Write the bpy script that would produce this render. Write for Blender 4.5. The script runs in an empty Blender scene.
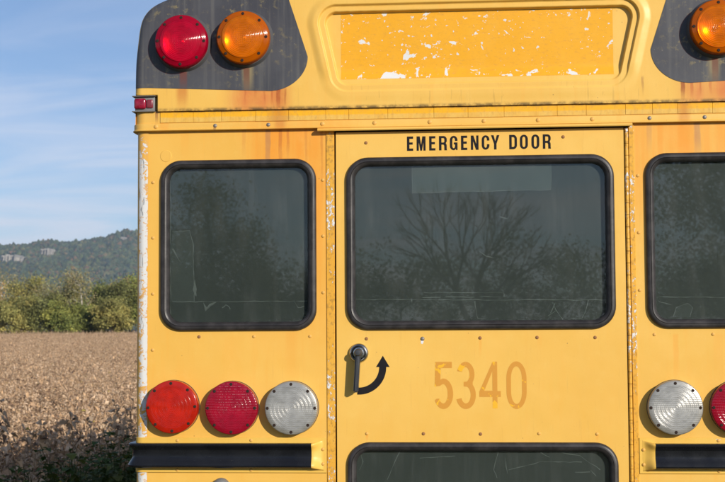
import bpy, bmesh, math, random
import numpy as np
from mathutils import Vector, Matrix
R_ = math.radians
scene = bpy.context.scene
col = scene.collection
rng = np.random.default_rng(7)

# ------------------------------------------------------------------ camera
cam_d = bpy.data.cameras.new('camera')
cam = bpy.data.objects.new('camera', cam_d); col.objects.link(cam)
yaw, pitch, roll = R_(4.8), R_(3.47), R_(0.32)
fw = Vector((-math.sin(yaw)*math.cos(pitch), math.cos(yaw)*math.cos(pitch), math.sin(pitch)))
rt = fw.cross(Vector((0, 0, 1))).normalized(); up = rt.cross(fw)
r2 = math.cos(roll)*rt - math.sin(roll)*up; u2 = math.sin(roll)*rt + math.cos(roll)*up
CAM = Vector((0.0155, -5.0, 1.75))
m = Matrix((r2, u2, -fw)).transposed().to_4x4(); m.translation = CAM
cam.matrix_world = m
cam_d.sensor_width = 36.0; cam_d.lens = 36.0*1450/725
cam_d.clip_start = 0.05; cam_d.clip_end = 20000
cam_d.dof.use_dof = True; cam_d.dof.focus_distance = 5.0; cam_d.dof.aperture_fstop = 13
scene.camera = cam

# ------------------------------------------------------------------ sky, sun, exposure
SUN_AZ, SUN_EL = R_(40), R_(18.5)
S = Vector((math.sin(SUN_AZ)*math.cos(SUN_EL), -math.cos(SUN_AZ)*math.cos(SUN_EL), math.sin(SUN_EL)))
world = bpy.data.worlds.new('World'); scene.world = world; world.use_nodes = True
wt = world.node_tree; wt.nodes.clear()
def wn(t, **k):
    n = wt.nodes.new(t)
    for a, b in k.items(): setattr(n, a, b)
    return n
sky = wn('ShaderNodeTexSky', sky_type='NISHITA', sun_disc=False)
sky.sun_elevation = SUN_EL; sky.sun_rotation = math.atan2(S.x, S.y)
sky.air_density = 0.9; sky.dust_density = 0.12; sky.ozone_density = 5.5; sky.altitude = 200
tc = wn('ShaderNodeTexCoord'); sp = wn('ShaderNodeSeparateXYZ')
wt.links.new(tc.outputs['Generated'], sp.inputs[0])
def wm(op, a, b):
    n = wn('ShaderNodeMath', operation=op)
    for i, v in enumerate((a, b)):
        if isinstance(v, (int, float)): n.inputs[i].default_value = v
        else: wt.links.new(v, n.inputs[i])
    return n.outputs[0]
zc = wm('ADD', wm('MAXIMUM', sp.outputs[2], 0.0), 0.12)
cb = wn('ShaderNodeCombineXYZ')
wt.links.new(wm('DIVIDE', sp.outputs[0], zc), cb.inputs[0]); wt.links.new(wm('DIVIDE', sp.outputs[1], zc), cb.inputs[1])
mp = wn('ShaderNodeMapping'); mp.inputs['Location'].default_value = (1.7, 0.6, 0); mp.inputs['Rotation'].default_value = (0, 0, R_(52)); mp.inputs['Scale'].default_value = (0.9, 1.5, 1)
wt.links.new(cb.outputs[0], mp.inputs[0])
nz = wn('ShaderNodeTexNoise'); nz.inputs['Scale'].default_value = 1.25; nz.inputs['Detail'].default_value = 5
nz.inputs['Roughness'].default_value = 0.5; nz.inputs['Distortion'].default_value = 0.9
wt.links.new(mp.outputs[0], nz.inputs['Vector'])
mr = wn('ShaderNodeMapRange', interpolation_type='SMOOTHSTEP')
wt.links.new(nz.outputs[0], mr.inputs[0]); mr.inputs[1].default_value = 0.34; mr.inputs[2].default_value = 0.66
mr.inputs[3].default_value = 0.26; mr.inputs[4].default_value = 0.78
mx = wn('ShaderNodeMix', data_type='RGBA')
fd = wn('ShaderNodeMapRange', interpolation_type='SMOOTHSTEP'); wt.links.new(sp.outputs[2], fd.inputs[0])
for i_, v_ in enumerate((0.04, 0.27, 1.0, 0.35)): fd.inputs[i_+1].default_value = v_        # thin cloud gathers low over the horizon
wt.links.new(wm('MULTIPLY', mr.outputs[0], fd.outputs[0]), mx.inputs['Factor']); wt.links.new(sky.outputs[0], mx.inputs['A']); mx.inputs['B'].default_value = (7.6, 7.7, 8.7, 1)
bg = wn('ShaderNodeBackground'); bg.inputs[1].default_value = 0.112
wo = wn('ShaderNodeOutputWorld')
wt.links.new(mx.outputs['Result'], bg.inputs[0]); wt.links.new(bg.outputs[0], wo.inputs[0])

sun_d = bpy.data.lights.new('sun', 'SUN'); sun_d.energy = 5.0; sun_d.angle = R_(0.5); sun_d.color = (1.0, 0.915, 0.80)
sun = bpy.data.objects.new('sun', sun_d); col.objects.link(sun)
sun.rotation_euler = (-S).to_track_quat('-Z', 'Y').to_euler(); sun.location = S*60

vs = scene.view_settings
vs.view_transform = 'Standard'; vs.look = 'None'; vs.gamma = 1; vs.exposure = -0.06; vs.use_curve_mapping = False
scene.cycles.use_denoising = True
scene.cycles.max_bounces = 8; scene.cycles.transparent_max_bounces = 16; scene.cycles.volume_bounces = 0

# ------------------------------------------------------------------ helpers
def tag(o, label=None, cat=None, group=None, kind=None):
    if label: o['label'] = label
    if cat: o['category'] = cat
    if group: o['group'] = group
    if kind: o['kind'] = kind
    return o
def empty(name, loc=(0, 0, 0)):
    o = bpy.data.objects.new(name, None); o.location = loc; o.empty_display_size = 0.1; col.objects.link(o); return o
def mesh(name, V, F, smooth=False, angle=None):
    me = bpy.data.meshes.new(name)
    me.from_pydata([tuple(v) for v in V], [], [tuple(f) for f in F])
    me.validate(); me.update()
    if smooth: me.polygons.foreach_set('use_smooth', [True]*len(me.polygons))
    if smooth and angle: me.set_sharp_from_angle(angle=R_(angle))
    return me
def link(name, me, mat, parent=None, loc=None):
    o = bpy.data.objects.new(name, me); col.objects.link(o)
    if mat is not None and not me.materials: me.materials.append(mat)
    if parent: o.parent = parent
    if loc: o.location = loc
    return o
def obj(name, V, F, mat, parent=None, smooth=False, angle=None, loc=None):
    return link(name, mesh(name, V, F, smooth, angle), mat, parent, loc)
def fixn(me):
    bm = bmesh.new(); bm.from_mesh(me); bmesh.ops.recalc_face_normals(bm, faces=bm.faces); bm.to_mesh(me); bm.free(); return me
def box(name, x0, x1, y0, y1, z0, z1, mat, parent=None, bev=0.0, seg=2):
    bm = bmesh.new(); bmesh.ops.create_cube(bm, size=1)
    for v in bm.verts:
        v.co = ((x0+x1)/2+v.co.x*(x1-x0), (y0+y1)/2+v.co.y*(y1-y0), (z0+z1)/2+v.co.z*(z1-z0))
    if bev: bmesh.ops.bevel(bm, geom=bm.edges[:], offset=bev, segments=seg, affect='EDGES', profile=0.5)
    me = bpy.data.meshes.new(name); bm.to_mesh(me); bm.free()
    if bev: me.polygons.foreach_set('use_smooth', [True]*len(me.polygons)); me.set_sharp_from_angle(angle=R_(35))
    return link(name, me, mat, parent)
def lathe(prof, n=48, close=False):
    """profile of (r, y) turned about the y axis, front towards -y"""
    V, F = [], []
    idx = []
    for (r, y) in prof:
        if r < 1e-6:
            idx.append([len(V)]*n); V.append((0, y, 0))
        else:
            idx.append(list(range(len(V), len(V)+n)))
            V += [(r*math.cos(2*math.pi*k/n), y, r*math.sin(2*math.pi*k/n)) for k in range(n)]
    for a, b in zip(idx[:-1], idx[1:]):
        for k in range(n):
            q = [a[k], a[(k+1) % n], b[(k+1) % n], b[k]]
            q = list(dict.fromkeys(q))
            if len(q) > 2: F.append(q)
    return V, F
def rrect(x0, x1, z0, z1, r, n=10):
    P = []
    for cx, cz, a0 in ((x1-r, z1-r, 0), (x0+r, z1-r, 90), (x0+r, z0+r, 180), (x1-r, z0+r, 270)):
        for k in range(n+1):
            a = R_(a0+90*k/n); P.append((cx+r*math.cos(a), cz+r*math.sin(a)))
    return P
def sweep(path, prof, closed=False):
    """path: list of (x, y, nx, ny); prof: list of (out, z)"""
    V, F = [], []; n = len(prof)
    for (x, y, nx, ny) in path:
        V += [(x+nx*o, y+ny*o, z) for (o, z) in prof]
    for i in range(len(path)-1):
        for k in range(n-1):
            F.append((i*n+k, (i+1)*n+k, (i+1)*n+k+1, i*n+k+1))
    F.append(tuple(range(n))); F.append(tuple(range((len(path)-1)*n+n-1, (len(path)-1)*n-1, -1)))
    return V, F
def tube_into(V, F, P, rad, n=5):
    """append a tapered tube along points P with radii rad"""
    b = len(V); P = [Vector(p) for p in P]
    for i, p in enumerate(P):
        d = (P[min(i+1, len(P)-1)]-P[max(i-1, 0)])
        if d.length < 1e-9: d = Vector((0, 0, 1))
        d.normalize(); a = d.orthogonal().normalized(); c = d.cross(a)
        for k in range(n):
            t = 2*math.pi*k/n; V.append(tuple(p+(a*math.cos(t)+c*math.sin(t))*rad[i]))
    for i in range(len(P)-1):
        for k in range(n):
            F.append((b+i*n+k, b+i*n+(k+1) % n, b+(i+1)*n+(k+1) % n, b+(i+1)*n+k))

# ------------------------------------------------------------------ material helper
class Mat:
    def __init__(s, name):
        s.m = bpy.data.materials.new(name); s.m.use_nodes = True
        s.t = s.m.node_tree; s.t.nodes.clear()
        s.out = s.node('ShaderNodeOutputMaterial')
        s._p = None
    def node(s, t, **k):
        n = s.t.nodes.new(t)
        for a, b in k.items(): setattr(n, a, b)
        return n
    def put(s, sock, v):
        if v is None: return
        if isinstance(v, (int, float)): sock.default_value = v
        elif isinstance(v, tuple): sock.default_value = v if len(v) == len(sock.default_value) else tuple(v)+(1,)
        else: s.t.links.new(v, sock)
    def math(s, op, a, b=None, clamp=False):
        n = s.node('ShaderNodeMath', operation=op, use_clamp=clamp)
        s.put(n.inputs[0], a); s.put(n.inputs[1], b); return n.outputs[0]
    def add(s, a, b): return s.math('ADD', a, b)
    def mul(s, a, b): return s.math('MULTIPLY', a, b)
    def mx(s, a, b): return s.math('MAXIMUM', a, b)
    def ss(s, x, e0, e1, o0=0.0, o1=1.0):
        n = s.node('ShaderNodeMapRange', interpolation_type='SMOOTHSTEP')
        s.put(n.inputs[0], x)
        for i, v in enumerate((e0, e1, o0, o1)): s.put(n.inputs[i+1], v)
        return n.outputs[0]
    def mix(s, f, a, b, blend='MIX'):
        n = s.node('ShaderNodeMix', data_type='RGBA', blend_type=blend)
        s.put(n.inputs['Factor'], f); s.put(n.inputs['A'], a); s.put(n.inputs['B'], b); return n.outputs['Result']
    def pos(s):
        if s._p is None:
            s._p = s.node('ShaderNodeTexCoord').outputs['Object']
            n = s.node('ShaderNodeSeparateXYZ'); s.put(n.inputs[0], s._p); s.x, s.y, s.z = n.outputs
        return s._p
    def scl(s, v, sc, loc=(0, 0, 0)):
        n = s.node('ShaderNodeMapping'); s.put(n.inputs[0], v)
        n.inputs['Scale'].default_value = sc; n.inputs['Location'].default_value = loc; return n.outputs[0]
    def noise(s, v, scale, detail=3, rough=0.55, dist=0.0):
        n = s.node('ShaderNodeTexNoise'); s.put(n.inputs['Vector'], v)
        n.inputs['Scale'].default_value = scale; n.inputs['Detail'].default_value = detail
        n.inputs['Roughness'].default_value = rough; n.inputs['Distortion'].default_value = dist
        return n.outputs[0]
    def vor(s, v, scale, feat='F1', out=0):
        n = s.node('ShaderNodeTexVoronoi', feature=feat); s.put(n.inputs['Vector'], v); n.inputs['Scale'].default_value = scale
        return n.outputs[out]
    def attr(s, name): return s.node('ShaderNodeAttribute', attribute_name=name).outputs['Color']
    def bump(s, h, strength=0.2, dist=0.001):
        n = s.node('ShaderNodeBump'); s.put(n.inputs['Height'], h); n.inputs['Strength'].default_value = strength; n.inputs['Distance'].default_value = dist
        return n.outputs[0]
    def bsdf(s, base=None, rough=0.5, metal=0.0, spec=0.5, normal=None, coat=0.0, trans=0.0, **k):
        p = s.node('ShaderNodeBsdfPrincipled')
        s.put(p.inputs['Base Color'], base); s.put(p.inputs['Roughness'], rough); s.put(p.inputs['Metallic'], metal)
        s.put(p.inputs['Specular IOR Level'], spec); s.put(p.inputs['Coat Weight'], coat)
        if normal is not None: s.put(p.inputs['Normal'], normal)
        for a, b in k.items(): s.put(p.inputs[a], b)
        return p.outputs[0]
    def done(s, sh): s.t.links.new(sh, s.out.inputs[0]); return s.m

YEL = (0.78, 0.485, 0.108); YELF = (0.80, 0.545, 0.15); RUST = (0.50, 0.13, 0.022); ORG = (0.78, 0.30, 0.03)
def streak(M, x0, w, ztop, zlen, st, wob=0.006):
    """a run of rusty water down the panel: centre x0, half width w, from ztop down by zlen"""
    d = M.math('ABSOLUTE', M.add(M.add(M.x, -x0), M.mul(M.add(M._wob, -0.5), wob*2)))
    a = M.ss(d, w, w*(0.25 if w > 0.02 else 0.5))
    b = M.mul(M.ss(M.z, ztop-zlen, ztop-zlen*0.15), M.ss(M.z, ztop+0.012, ztop))
    return M.mul(M.mul(a, b), st)
def paint(name, streaks=(), washes=(), chips=None, wn_=30, base=YEL, rough=0.42, extra=None, vein=0.5):
    M = Mat(name); P = M.pos()
    M._wob = M.noise(M.scl(P, (6, 6, 3)), 4.0, 3)
    c = M.mix(M.ss(M.noise(P, 1.7, 4), 0.3, 0.7), base, tuple(a*b for a, b in zip(base, (0.955, 0.89, 0.74))))
    c = M.mix(M.mul(M.ss(M.noise(M.scl(P, (16, 16, 1.6)), 2.2, 5, 0.6), 0.48, 0.78), vein), c, tuple(a*b for a, b in zip(base, (1.0, 0.84, 0.62))))
    c = M.mix(M.mul(M.ss(M.noise(P, 26, 5, 0.65), 0.5, 0.8), 0.22), c, YELF)
    c = M.mix(M.mul(M.ss(M.noise(M.scl(P, (60, 60, 45)), 2.5, 4, 0.7), 0.62, 0.8), 0.30), c, (0.45, 0.22, 0.05))
    for (x0, x1, z0, z1, st, cc) in washes:
        w = M.mul(M.mul(M.ss(M.x, x0-0.05, x0+0.04), M.ss(M.x, x1+0.05, x1-0.04)), M.mul(M.ss(M.z, z0, z0+(z1-z0)*0.8), M.ss(M.z, z1+.01, z1)))
        w = M.mul(w, M.ss(M.noise(M.scl(P, (wn_, wn_, 1.2)), 1.4, 4), 0.25, 0.62, 0.35, 1.0))
        c = M.mix(M.mul(w, st), c, cc)
    for (x0, w, zt, zl, st, cc) in streaks:
        c = M.mix(streak(M, x0, w, zt, zl, st), c, cc)
    c = M.mix(M.mul(M.ss(M.noise(P, 7.5, 5, 0.7), 0.46, 0.72), 0.30), c, tuple(a*b for a, b in zip(base, (0.97, 0.90, 0.76))))
    c = M.mix(M.mul(M.ss(M.noise(M.scl(P, (2.5, 2.5, 1)), 3.1, 6, 0.72), 0.55, 0.78), 0.22), c, (0.80, 0.57, 0.19))
    c = M.mix(M.mul(M.ss(M.noise(M.scl(P, (95, 95, 5)), 1.3, 4, 0.6), 0.60, 0.74), 0.16), c, (0.50, 0.25, 0.06))
    # tiny dark specks
    sp_ = M.mul(M.ss(M.vor(P, 34), 0.075, 0.045), M.ss(M.noise(P, 9, 2), 0.56, 0.64))
    c = M.mix(M.mul(sp_, 0.6), c, (0.16, 0.08, 0.04))
    if extra: c = extra(M, P, c)
    r = M.ss(M.noise(P, 12, 3), 0.2, 0.8, rough-0.07, rough+0.10)
    h = M.add(M.add(M.mul(M.noise(P, 4.0, 2), 1.6), M.mul(M.noise(P, 14, 3), 0.22)), M.mul(M.noise(P, 160, 2), 0.015))
    return M.done(M.bsdf(c, r, 0, 0.4, M.bump(h, 0.28, 0.010)))

def chip_mask(M, P, sc, thr, soft=0.012, stretch=(1, 1, 1), det=5, loc=(0, 0, 0)):
    n = M.noise(M.scl(P, stretch, loc), sc, det, 0.6, 0.3)
    return M.ss(n, thr, thr+soft), M.ss(n, thr-0.03, thr-0.005)

def simple(name, base, rough=0.5, metal=0.0, spec=0.5, var=0.25, nscale=40, bumpd=0.0):
    M = Mat(name); P = M.pos()
    c = M.mix(M.mul(M.noise(P, nscale, 4), var), base, tuple(min(1, a*0.45+0.015) for a in base))
    r = M.ss(M.noise(P, nscale*0.6, 3), 0.25, 0.75, max(0.02, rough-0.08), rough+0.12)
    nrm = M.bump(M.noise(P, nscale*2, 3), 0.3, bumpd) if bumpd else None
    return M.done(M.bsdf(c, r, metal, spec, nrm))
# ------------------------------------------------------------------ bus materials
st_l = [(-0.70, 0.05, 2.45, 0.40, 0.75, ORG), (-0.625, 0.03, 2.45, 0.34, 0.7, ORG), (-0.735, 0.012, 2.455, 0.26, 0.55, (0.34, 0.17, 0.09)), (-0.69, 0.008, 2.455, 0.22, 0.7, (0.52, 0.17, 0.03)), (-0.664, 0.006, 2.455, 0.15, 0.6, (0.52, 0.17, 0.03)), (-0.60, 0.006, 2.45, 0.22, 0.5, (0.55, 0.2, 0.03)), (-0.545, 0.005, 2.45, 0.3, 0.5, (0.5, 0.18, 0.03)), (-0.82, 0.008, 2.45, 0.12, 0.4, (0.6, 0.24, 0.05)),
        (-0.575, 0.03, 2.45, 0.7, 0.55, ORG), (-1.03, 0.02, 2.45, 0.14, 0.2, ORG), (-0.655, 0.035, 1.735, 0.30, 0.2, ORG), (-0.86, 0.05, 1.72, 0.2, 0.12, ORG)]
st_r = [(0.70, 0.04, 2.45, 0.30, 0.75, ORG), (0.745, 0.014, 2.455, 0.16, 0.6, (0.36, 0.18, 0.11)), (0.62, 0.012, 2.45, 0.22, 0.45, ORG), (0.583, 0.012, 2.45, 0.12, 0.4, (0.45, 0.24, 0.1)),
        (0.85, 0.03, 2.45, 0.3, 0.4, ORG), (0.66, 0.012, 1.72, 0.22, 0.3, ORG), (0.80, 0.02, 1.72, 0.2, 0.15, ORG)]
m_wall_l = paint('bus_yellow_left', st_l, [(-0.80, -0.50, 1.5, 2.45, 0.75, ORG)], base=(0.78, 0.47, 0.098))
m_wall_r = paint('bus_yellow_right', st_r, [(0.50, 0.9, 1.9, 2.45, 0.6, ORG)])
m_door = paint('bus_yellow_door', [(-0.0018, 0.007, 1.715, 0.08, 0.3, ORG), (0.2, 0.01, 1.715, 0.05, 0.15, ORG), (-0.3925, 0.006, 1.388, 0.03, 0.45, ORG), (0.3905, 0.006, 1.388, 0.03, 0.35, ORG)], vein=0.25)
m_side = paint('bus_yellow_side')
def cap_extra(M, P, c):
    d = M.mul(M.ss(M.z, 2.531, 2.519), M.ss(M.noise(P, 30, 5, 0.7), 0.30, 0.62))     # grime on the lip
    c = M.mix(M.mul(d, 0.85), c, (0.09, 0.06, 0.025))
    k = M.mul(M.ss(M.noise(M.scl(P, (9, 9, 0.6)), 9, 3), 0.665, 0.685), M.ss(M.z, 2.63, 2.55))
    return M.mix(M.mul(k, 0.18), c, (0.2, 0.1, 0.04))
m_cap = paint('roof_cap_yellow', [(-0.695, 0.009, 2.585, 0.085, 0.8, (0.27, 0.045, 0.012)), (-0.671, 0.005, 2.582, 0.07, 0.6, (0.3, 0.06, 0.015)), (-0.716, 0.006, 2.585, 0.07, 0.6, (0.45, 0.10, 0.02)), (-0.742, 0.004, 2.585, 0.06, 0.55, (0.42, 0.10, 0.02)), (-0.775, 0.007, 2.588, 0.05, 0.5, (0.5, 0.13, 0.03)), (-0.812, 0.004, 2.59, 0.07, 0.5, (0.45, 0.11, 0.03)), (0.727, 0.006, 2.585, 0.07, 0.6, (0.45, 0.10, 0.02)), (0.755, 0.004, 2.585, 0.06, 0.55, (0.42, 0.10, 0.02)), (0.79, 0.006, 2.588, 0.06, 0.5, (0.5, 0.12, 0.03)), (-0.688, 0.03, 2.585, 0.10, 0.45, (0.5, 0.12, 0.025)), (-1.035, 0.028, 2.602, 0.10, 0.6, RUST),
    (0.697, 0.009, 2.585, 0.085, 0.8, (0.27, 0.045, 0.012)), (0.56, 0.005, 2.60, 0.07, 0.5, (0.3, 0.14, 0.05)), (1.03, 0.028, 2.60, 0.1, 0.6, RUST)],
    [(-0.86, -0.67, 2.44, 2.592, 0.95, (0.62, 0.19, 0.05)), (0.70, 0.92, 2.44, 2.592, 0.95, (0.60, 0.17, 0.05))], base=(0.78, 0.49, 0.112), extra=cap_extra, wn_=7)
m_roof = paint('roof_yellow')
m_trim = paint('trim_yellow', [(-1.128, 0.006, 2.52, 0.055, 0.8, (0.30, 0.12, 0.04)), (-0.92, 0.006, 2.46, 0.02, 0.8, (0.3, 0.14, 0.06)), (-0.69, 0.03, 2.475, 0.05, 0.5, RUST), (0.70, 0.03, 2.475, 0.05, 0.5, RUST), (-1.10, 0.02, 2.475, 0.05, 0.4, ORG)], [(-0.8, -0.45, 2.40, 2.48, 0.35, ORG)], base=(0.77, 0.475, 0.11))
m_flange = paint('rail_flange_yellow', base=(0.775, 0.50, 0.10), extra=lambda M, P, c: M.mix(M.mul(chip_mask(M, P, 16, 0.66, 0.02, (1, 1, 3))[0], M.ss(M.z, 1.368, 1.372)), c, (0.55, 0.53, 0.5)))

def corner_chips(M, P, c):
    n = M.add(M.mul(M.noise(M.scl(P, (22, 22, 30)), 1.7, 6, 0.72, 0.9), 0.62), M.mul(M.noise(M.scl(P, (10, 10, 5)), 1.3, 3), 0.40))
    edge = M.mul(M.ss(M.x, -1.1555, -1.162), M.ss(M.x, -1.199, -1.192))
    lo = M.ss(M.z, 2.42, 2.30, 0.0, 1.0)
    thr = M.add(0.60, M.mul(lo, -0.125))
    n2 = M.add(n, M.mul(M.add(edge, -1.0), 0.5))
    dif = M.add(n2, M.mul(thr, -1.0))
    c = M.mix(M.ss(dif, -0.03, -0.005), c, (0.62, 0.36, 0.16))
    c = M.mix(M.ss(dif, 0.0, 0.018), c, (0.70, 0.70, 0.68))
    cr = M.mul(M.ss(M.noise(M.scl(P, (70, 70, 12)), 1.2, 4, 0.6, 0.8), 0.60, 0.635), M.ss(dif, 0.0, 0.03))
    cr = M.mul(cr, M.ss(M.x, -1.166, -1.178))
    return M.mix(M.mul(cr, 0.8), c, (0.17, 0.18, 0.19))
m_corner = paint('corner_peeling', extra=corner_chips, base=(0.77, 0.44, 0.09))
def corner_chips_r(M, P, c):
    return M.mix(M.ss(M.noise(M.scl(P, (26, 26, 9)), 1.6, 6, 0.68, 0.6), 0.5, 0.52), c, (0.70, 0.70, 0.68))
m_corner_r = paint('corner_peeling_right', extra=corner_chips_r)
def jamb(xe, sgn, loc):
    def f(M, P, c):
        g = M.ss(M.noise(M.scl(P, (1, 1, 5)), 1.0, 2), 0.42, 0.62)            # patches along the height
        n = M.noise(M.scl(P, (75, 75, 42), loc), 1.5, 5, 0.62, 0.5)
        thr = M.add(0.70, M.mul(g, -0.16))
        d = M.add(n, M.mul(thr, -1.0))
        dirt = M.ss(M.noise(M.scl(P, (90, 90, 70), loc), 1.0, 4, 0.7), 0.47, 0.66)
        c = M.mix(M.mul(dirt, 0.62), c, (0.30, 0.16, 0.035))
        c = M.mix(M.ss(d, -0.03, -0.008), c, (0.32, 0.2, 0.1))
        return M.mix(M.ss(d, 0.0, 0.015), c, (0.70, 0.70, 0.69))
    return f
m_jamb_l = paint('jamb_left_worn', extra=jamb(-0.51, -1, (0, 0, 0)), base=(0.74, 0.40, 0.05))
m_jamb_r = paint('jamb_right_worn', extra=jamb(0.52, 1, (3.3, 1, 7.7)), base=(0.74, 0.40, 0.05))

def sign_extra(M, P, c):
    c = M.mix(0.6, c, (0.79, 0.385, 0.012))
    n = M.noise(M.scl(P, (1, 1, 1.15), (2.7, 0, 1.1)), 21, 5, 0.62, 0.5)
    big = M.ss(M.noise(M.scl(P, (1, 1, 2), (0.4, 0, 0)), 3.2, 2), 0.25, 0.75, 0.3, 0.72)
    low = M.ss(M.z, 2.650, 2.622)
    thr = M.add(M.add(0.712, M.mul(big, -0.17)), M.mul(low, -0.045))
    d = M.add(n, M.mul(thr, -1.0))
    sc = M.ss(M.noise(M.scl(P, (30, 30, 70)), 1.5, 5, 0.75), 0.50, 0.72)
    c = M.mix(M.mul(sc, 0.45), c, (0.50, 0.24, 0.05))
    sc2 = M.ss(M.noise(M.scl(P, (1, 1, 1)), 220, 2), 0.68, 0.74)
    c = M.mix(M.mul(sc2, 0.4), c, (0.30, 0.15, 0.05))
    n3 = M.noise(M.scl(P, (1, 1, 1), (1.3, 0, 4.4)), 62, 3, 0.55, 0.3)
    c = M.mix(M.ss(M.add(n3, M.mul(big, 0.10)), 0.705, 0.725), c, (0.64, 0.64, 0.63))
    return M.mix(M.ss(d, 0.0, 0.012), c, (0.68, 0.68, 0.67))
m_sign = paint('sign_film_orange', extra=sign_extra, base=(0.78, 0.385, 0.02), vein=0.2)

def tape_mat():
    M = Mat('reflective_tape'); P = M.pos()
    f = M.ss(M.add(M.z, M.mul(M.add(M.noise(P, 14, 3), -0.5), 0.008)), 2.492, 2.498)
    c = M.mix(M.ss(M.noise(M.scl(P, (14, 1, 3)), 2, 4), 0.35, 0.7), (0.75, 0.47, 0.10), (0.72, 0.40, 0.06))
    c = M.mix(f, c, (0.84, 0.42, 0.008))
    w = M.mul(M.ss(M.math('ABSOLUTE', M.add(M.x, 0.695)), 0.06, 0.0), 0.7)
    w2 = M.mul(M.ss(M.math('ABSOLUTE', M.add(M.x, -0.70)), 0.035, 0.0), 0.7)
    c = M.mix(M.mul(M.mx(w, w2), 0.8), c, (0.5, 0.15, 0.02))
    g = M.mul(M.ss(M.z, 2.508, 2.516), M.ss(M.noise(P, 25, 4, 0.7), 0.35, 0.65))
    c = M.mix(M.mul(g, 0.8), c, (0.10, 0.06, 0.02))
    d = M.ss(M.noise(M.scl(P, (40, 40, 25)), 2, 5, 0.7), 0.45, 0.75)
    c = M.mix(M.mul(d, 0.45), c, (0.42, 0.24, 0.06))
    vs_ = M.ss(M.noise(M.scl(P, (60, 1, 4)), 1.2, 4, 0.6), 0.48, 0.72); c = M.mix(M.mul(vs_, 0.4), c, (0.55, 0.30, 0.06))
    return M.done(M.bsdf(c, 0.38, 0, 0.5))
m_tape = tape_mat()
def dark_panel_mat():
    M = Mat('lamp_panel_charcoal'); P = M.pos(); M._wob = M.noise(M.scl(P, (6, 6, 3)), 4.0, 3)
    c = M.mix(M.ss(M.noise(P, 4, 4), 0.3, 0.7), (0.042, 0.044, 0.056), (0.072, 0.075, 0.087))
    # lichen and grime round the lamps
    ring = None
    for sx in (-1, 1):
        for (lx, lz) in ((1.031, 2.756), (0.813, 2.765)):
            dx = M.add(M.x, -sx*lx); dz = M.add(M.z, -lz)
            d = M.math('SQRT', M.add(M.mul(dx, dx), M.mul(dz, dz)))
            k = M.ss(d, 0.19, 0.10); ring = k if ring is None else M.mx(ring, k)
    li = M.mul(M.ss(M.noise(P, 42, 5, 0.68), 0.52, 0.66), M.ss(M.noise(P, 7, 3), 0.38, 0.6))
    c = M.mix(M.mul(li, M.add(0.22, M.mul(ring, 0.6))), c, (0.27, 0.22, 0.10))
    ver = M.mul(M.ss(M.noise(M.scl(P, (40, 40, 1.5)), 1.2, 4), 0.45, 0.72), 0.42)
    c = M.mix(ver, c, (0.14, 0.138, 0.13))
    for sx in (-1, 1):
        c = M.mix(streak(M, sx*1.03, 0.017, 2.672, 0.10, 0.75, 0.002), c, (0.16, 0.045, 0.03))
        c = M.mix(streak(M, sx*0.802, 0.028, 2.675, 0.13, 0.75, 0.003), c, (0.30, 0.24, 0.12))
        c = M.mix(streak(M, sx*0.806, 0.014, 2.672, 0.12, 0.85, 0.002), c, (0.15, 0.055, 0.035))
    sk = M.ss(M.vor(P, 60), 0.07, 0.04); c = M.mix(M.mul(sk, M.ss(M.noise(P, 11, 2), 0.55, 0.6)), c, (0.35, 0.34, 0.32))
    return M.done(M.bsdf(c, 0.52, 0, 0.35, M.bump(M.noise(P, 120, 3), 0.2, 0.0006)))
m_dark = dark_panel_mat()
def rubber_mat():
    M = Mat('window_rubber'); P = M.pos()
    c = M.mix(M.ss(M.noise(P, 22, 5, 0.65), 0.35, 0.75), (0.016, 0.0145, 0.015), (0.045, 0.040, 0.040))
    return M.done(M.bsdf(c, M.ss(M.noise(P, 9, 3), 0.3, 0.7, 0.36, 0.55), 0, 0.5, M.bump(M.noise(P, 90, 4), 0.3, 0.0008)))
m_rubber = rubber_mat()
def glass_mat():
    M = Mat('window_glass'); P = M.pos()
    h = M.noise(M.scl(P, (1, 1, 0.7)), 4.2, 2)
    nrm = M.bump(h, 0.10, 0.0005)
    fr = M.node('ShaderNodeFresnel'); bf = M.node('ShaderNodeNewGeometry').outputs['Backfacing']; M.put(fr.inputs[0], M.add(1.5, M.mul(bf, 1/1.5-1.5))); M.put(fr.inputs['Normal'], nrm)
    gl = M.node('ShaderNodeBsdfGlossy'); gl.inputs['Roughness'].default_value = 0.013; M.put(gl.inputs['Normal'], nrm)
    tr = M.node('ShaderNodeBsdfTransparent'); tr.inputs[0].default_value = (0.90, 0.92, 0.915, 1)
    df = M.node('ShaderNodeBsdfDiffuse'); df.inputs[0].default_value = (0.35, 0.36, 0.34, 1)
    dust = M.mul(M.ss(M.noise(M.scl(P, (11, 11, 2.0)), 2.0, 5, 0.65), 0.45, 0.85), 0.05)
    a = M.node('ShaderNodeMixShader'); M.put(a.inputs[0], dust); M.t.links.new(tr.outputs[0], a.inputs[1]); M.t.links.new(df.outputs[0], a.inputs[2])
    b = M.node('ShaderNodeMixShader'); M.put(b.inputs[0], fr.outputs[0]); M.t.links.new(a.outputs[0], b.inputs[1]); M.t.links.new(gl.outputs[0], b.inputs[2])
    return M.done(b.outputs[0])
m_glass = glass_mat()
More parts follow.
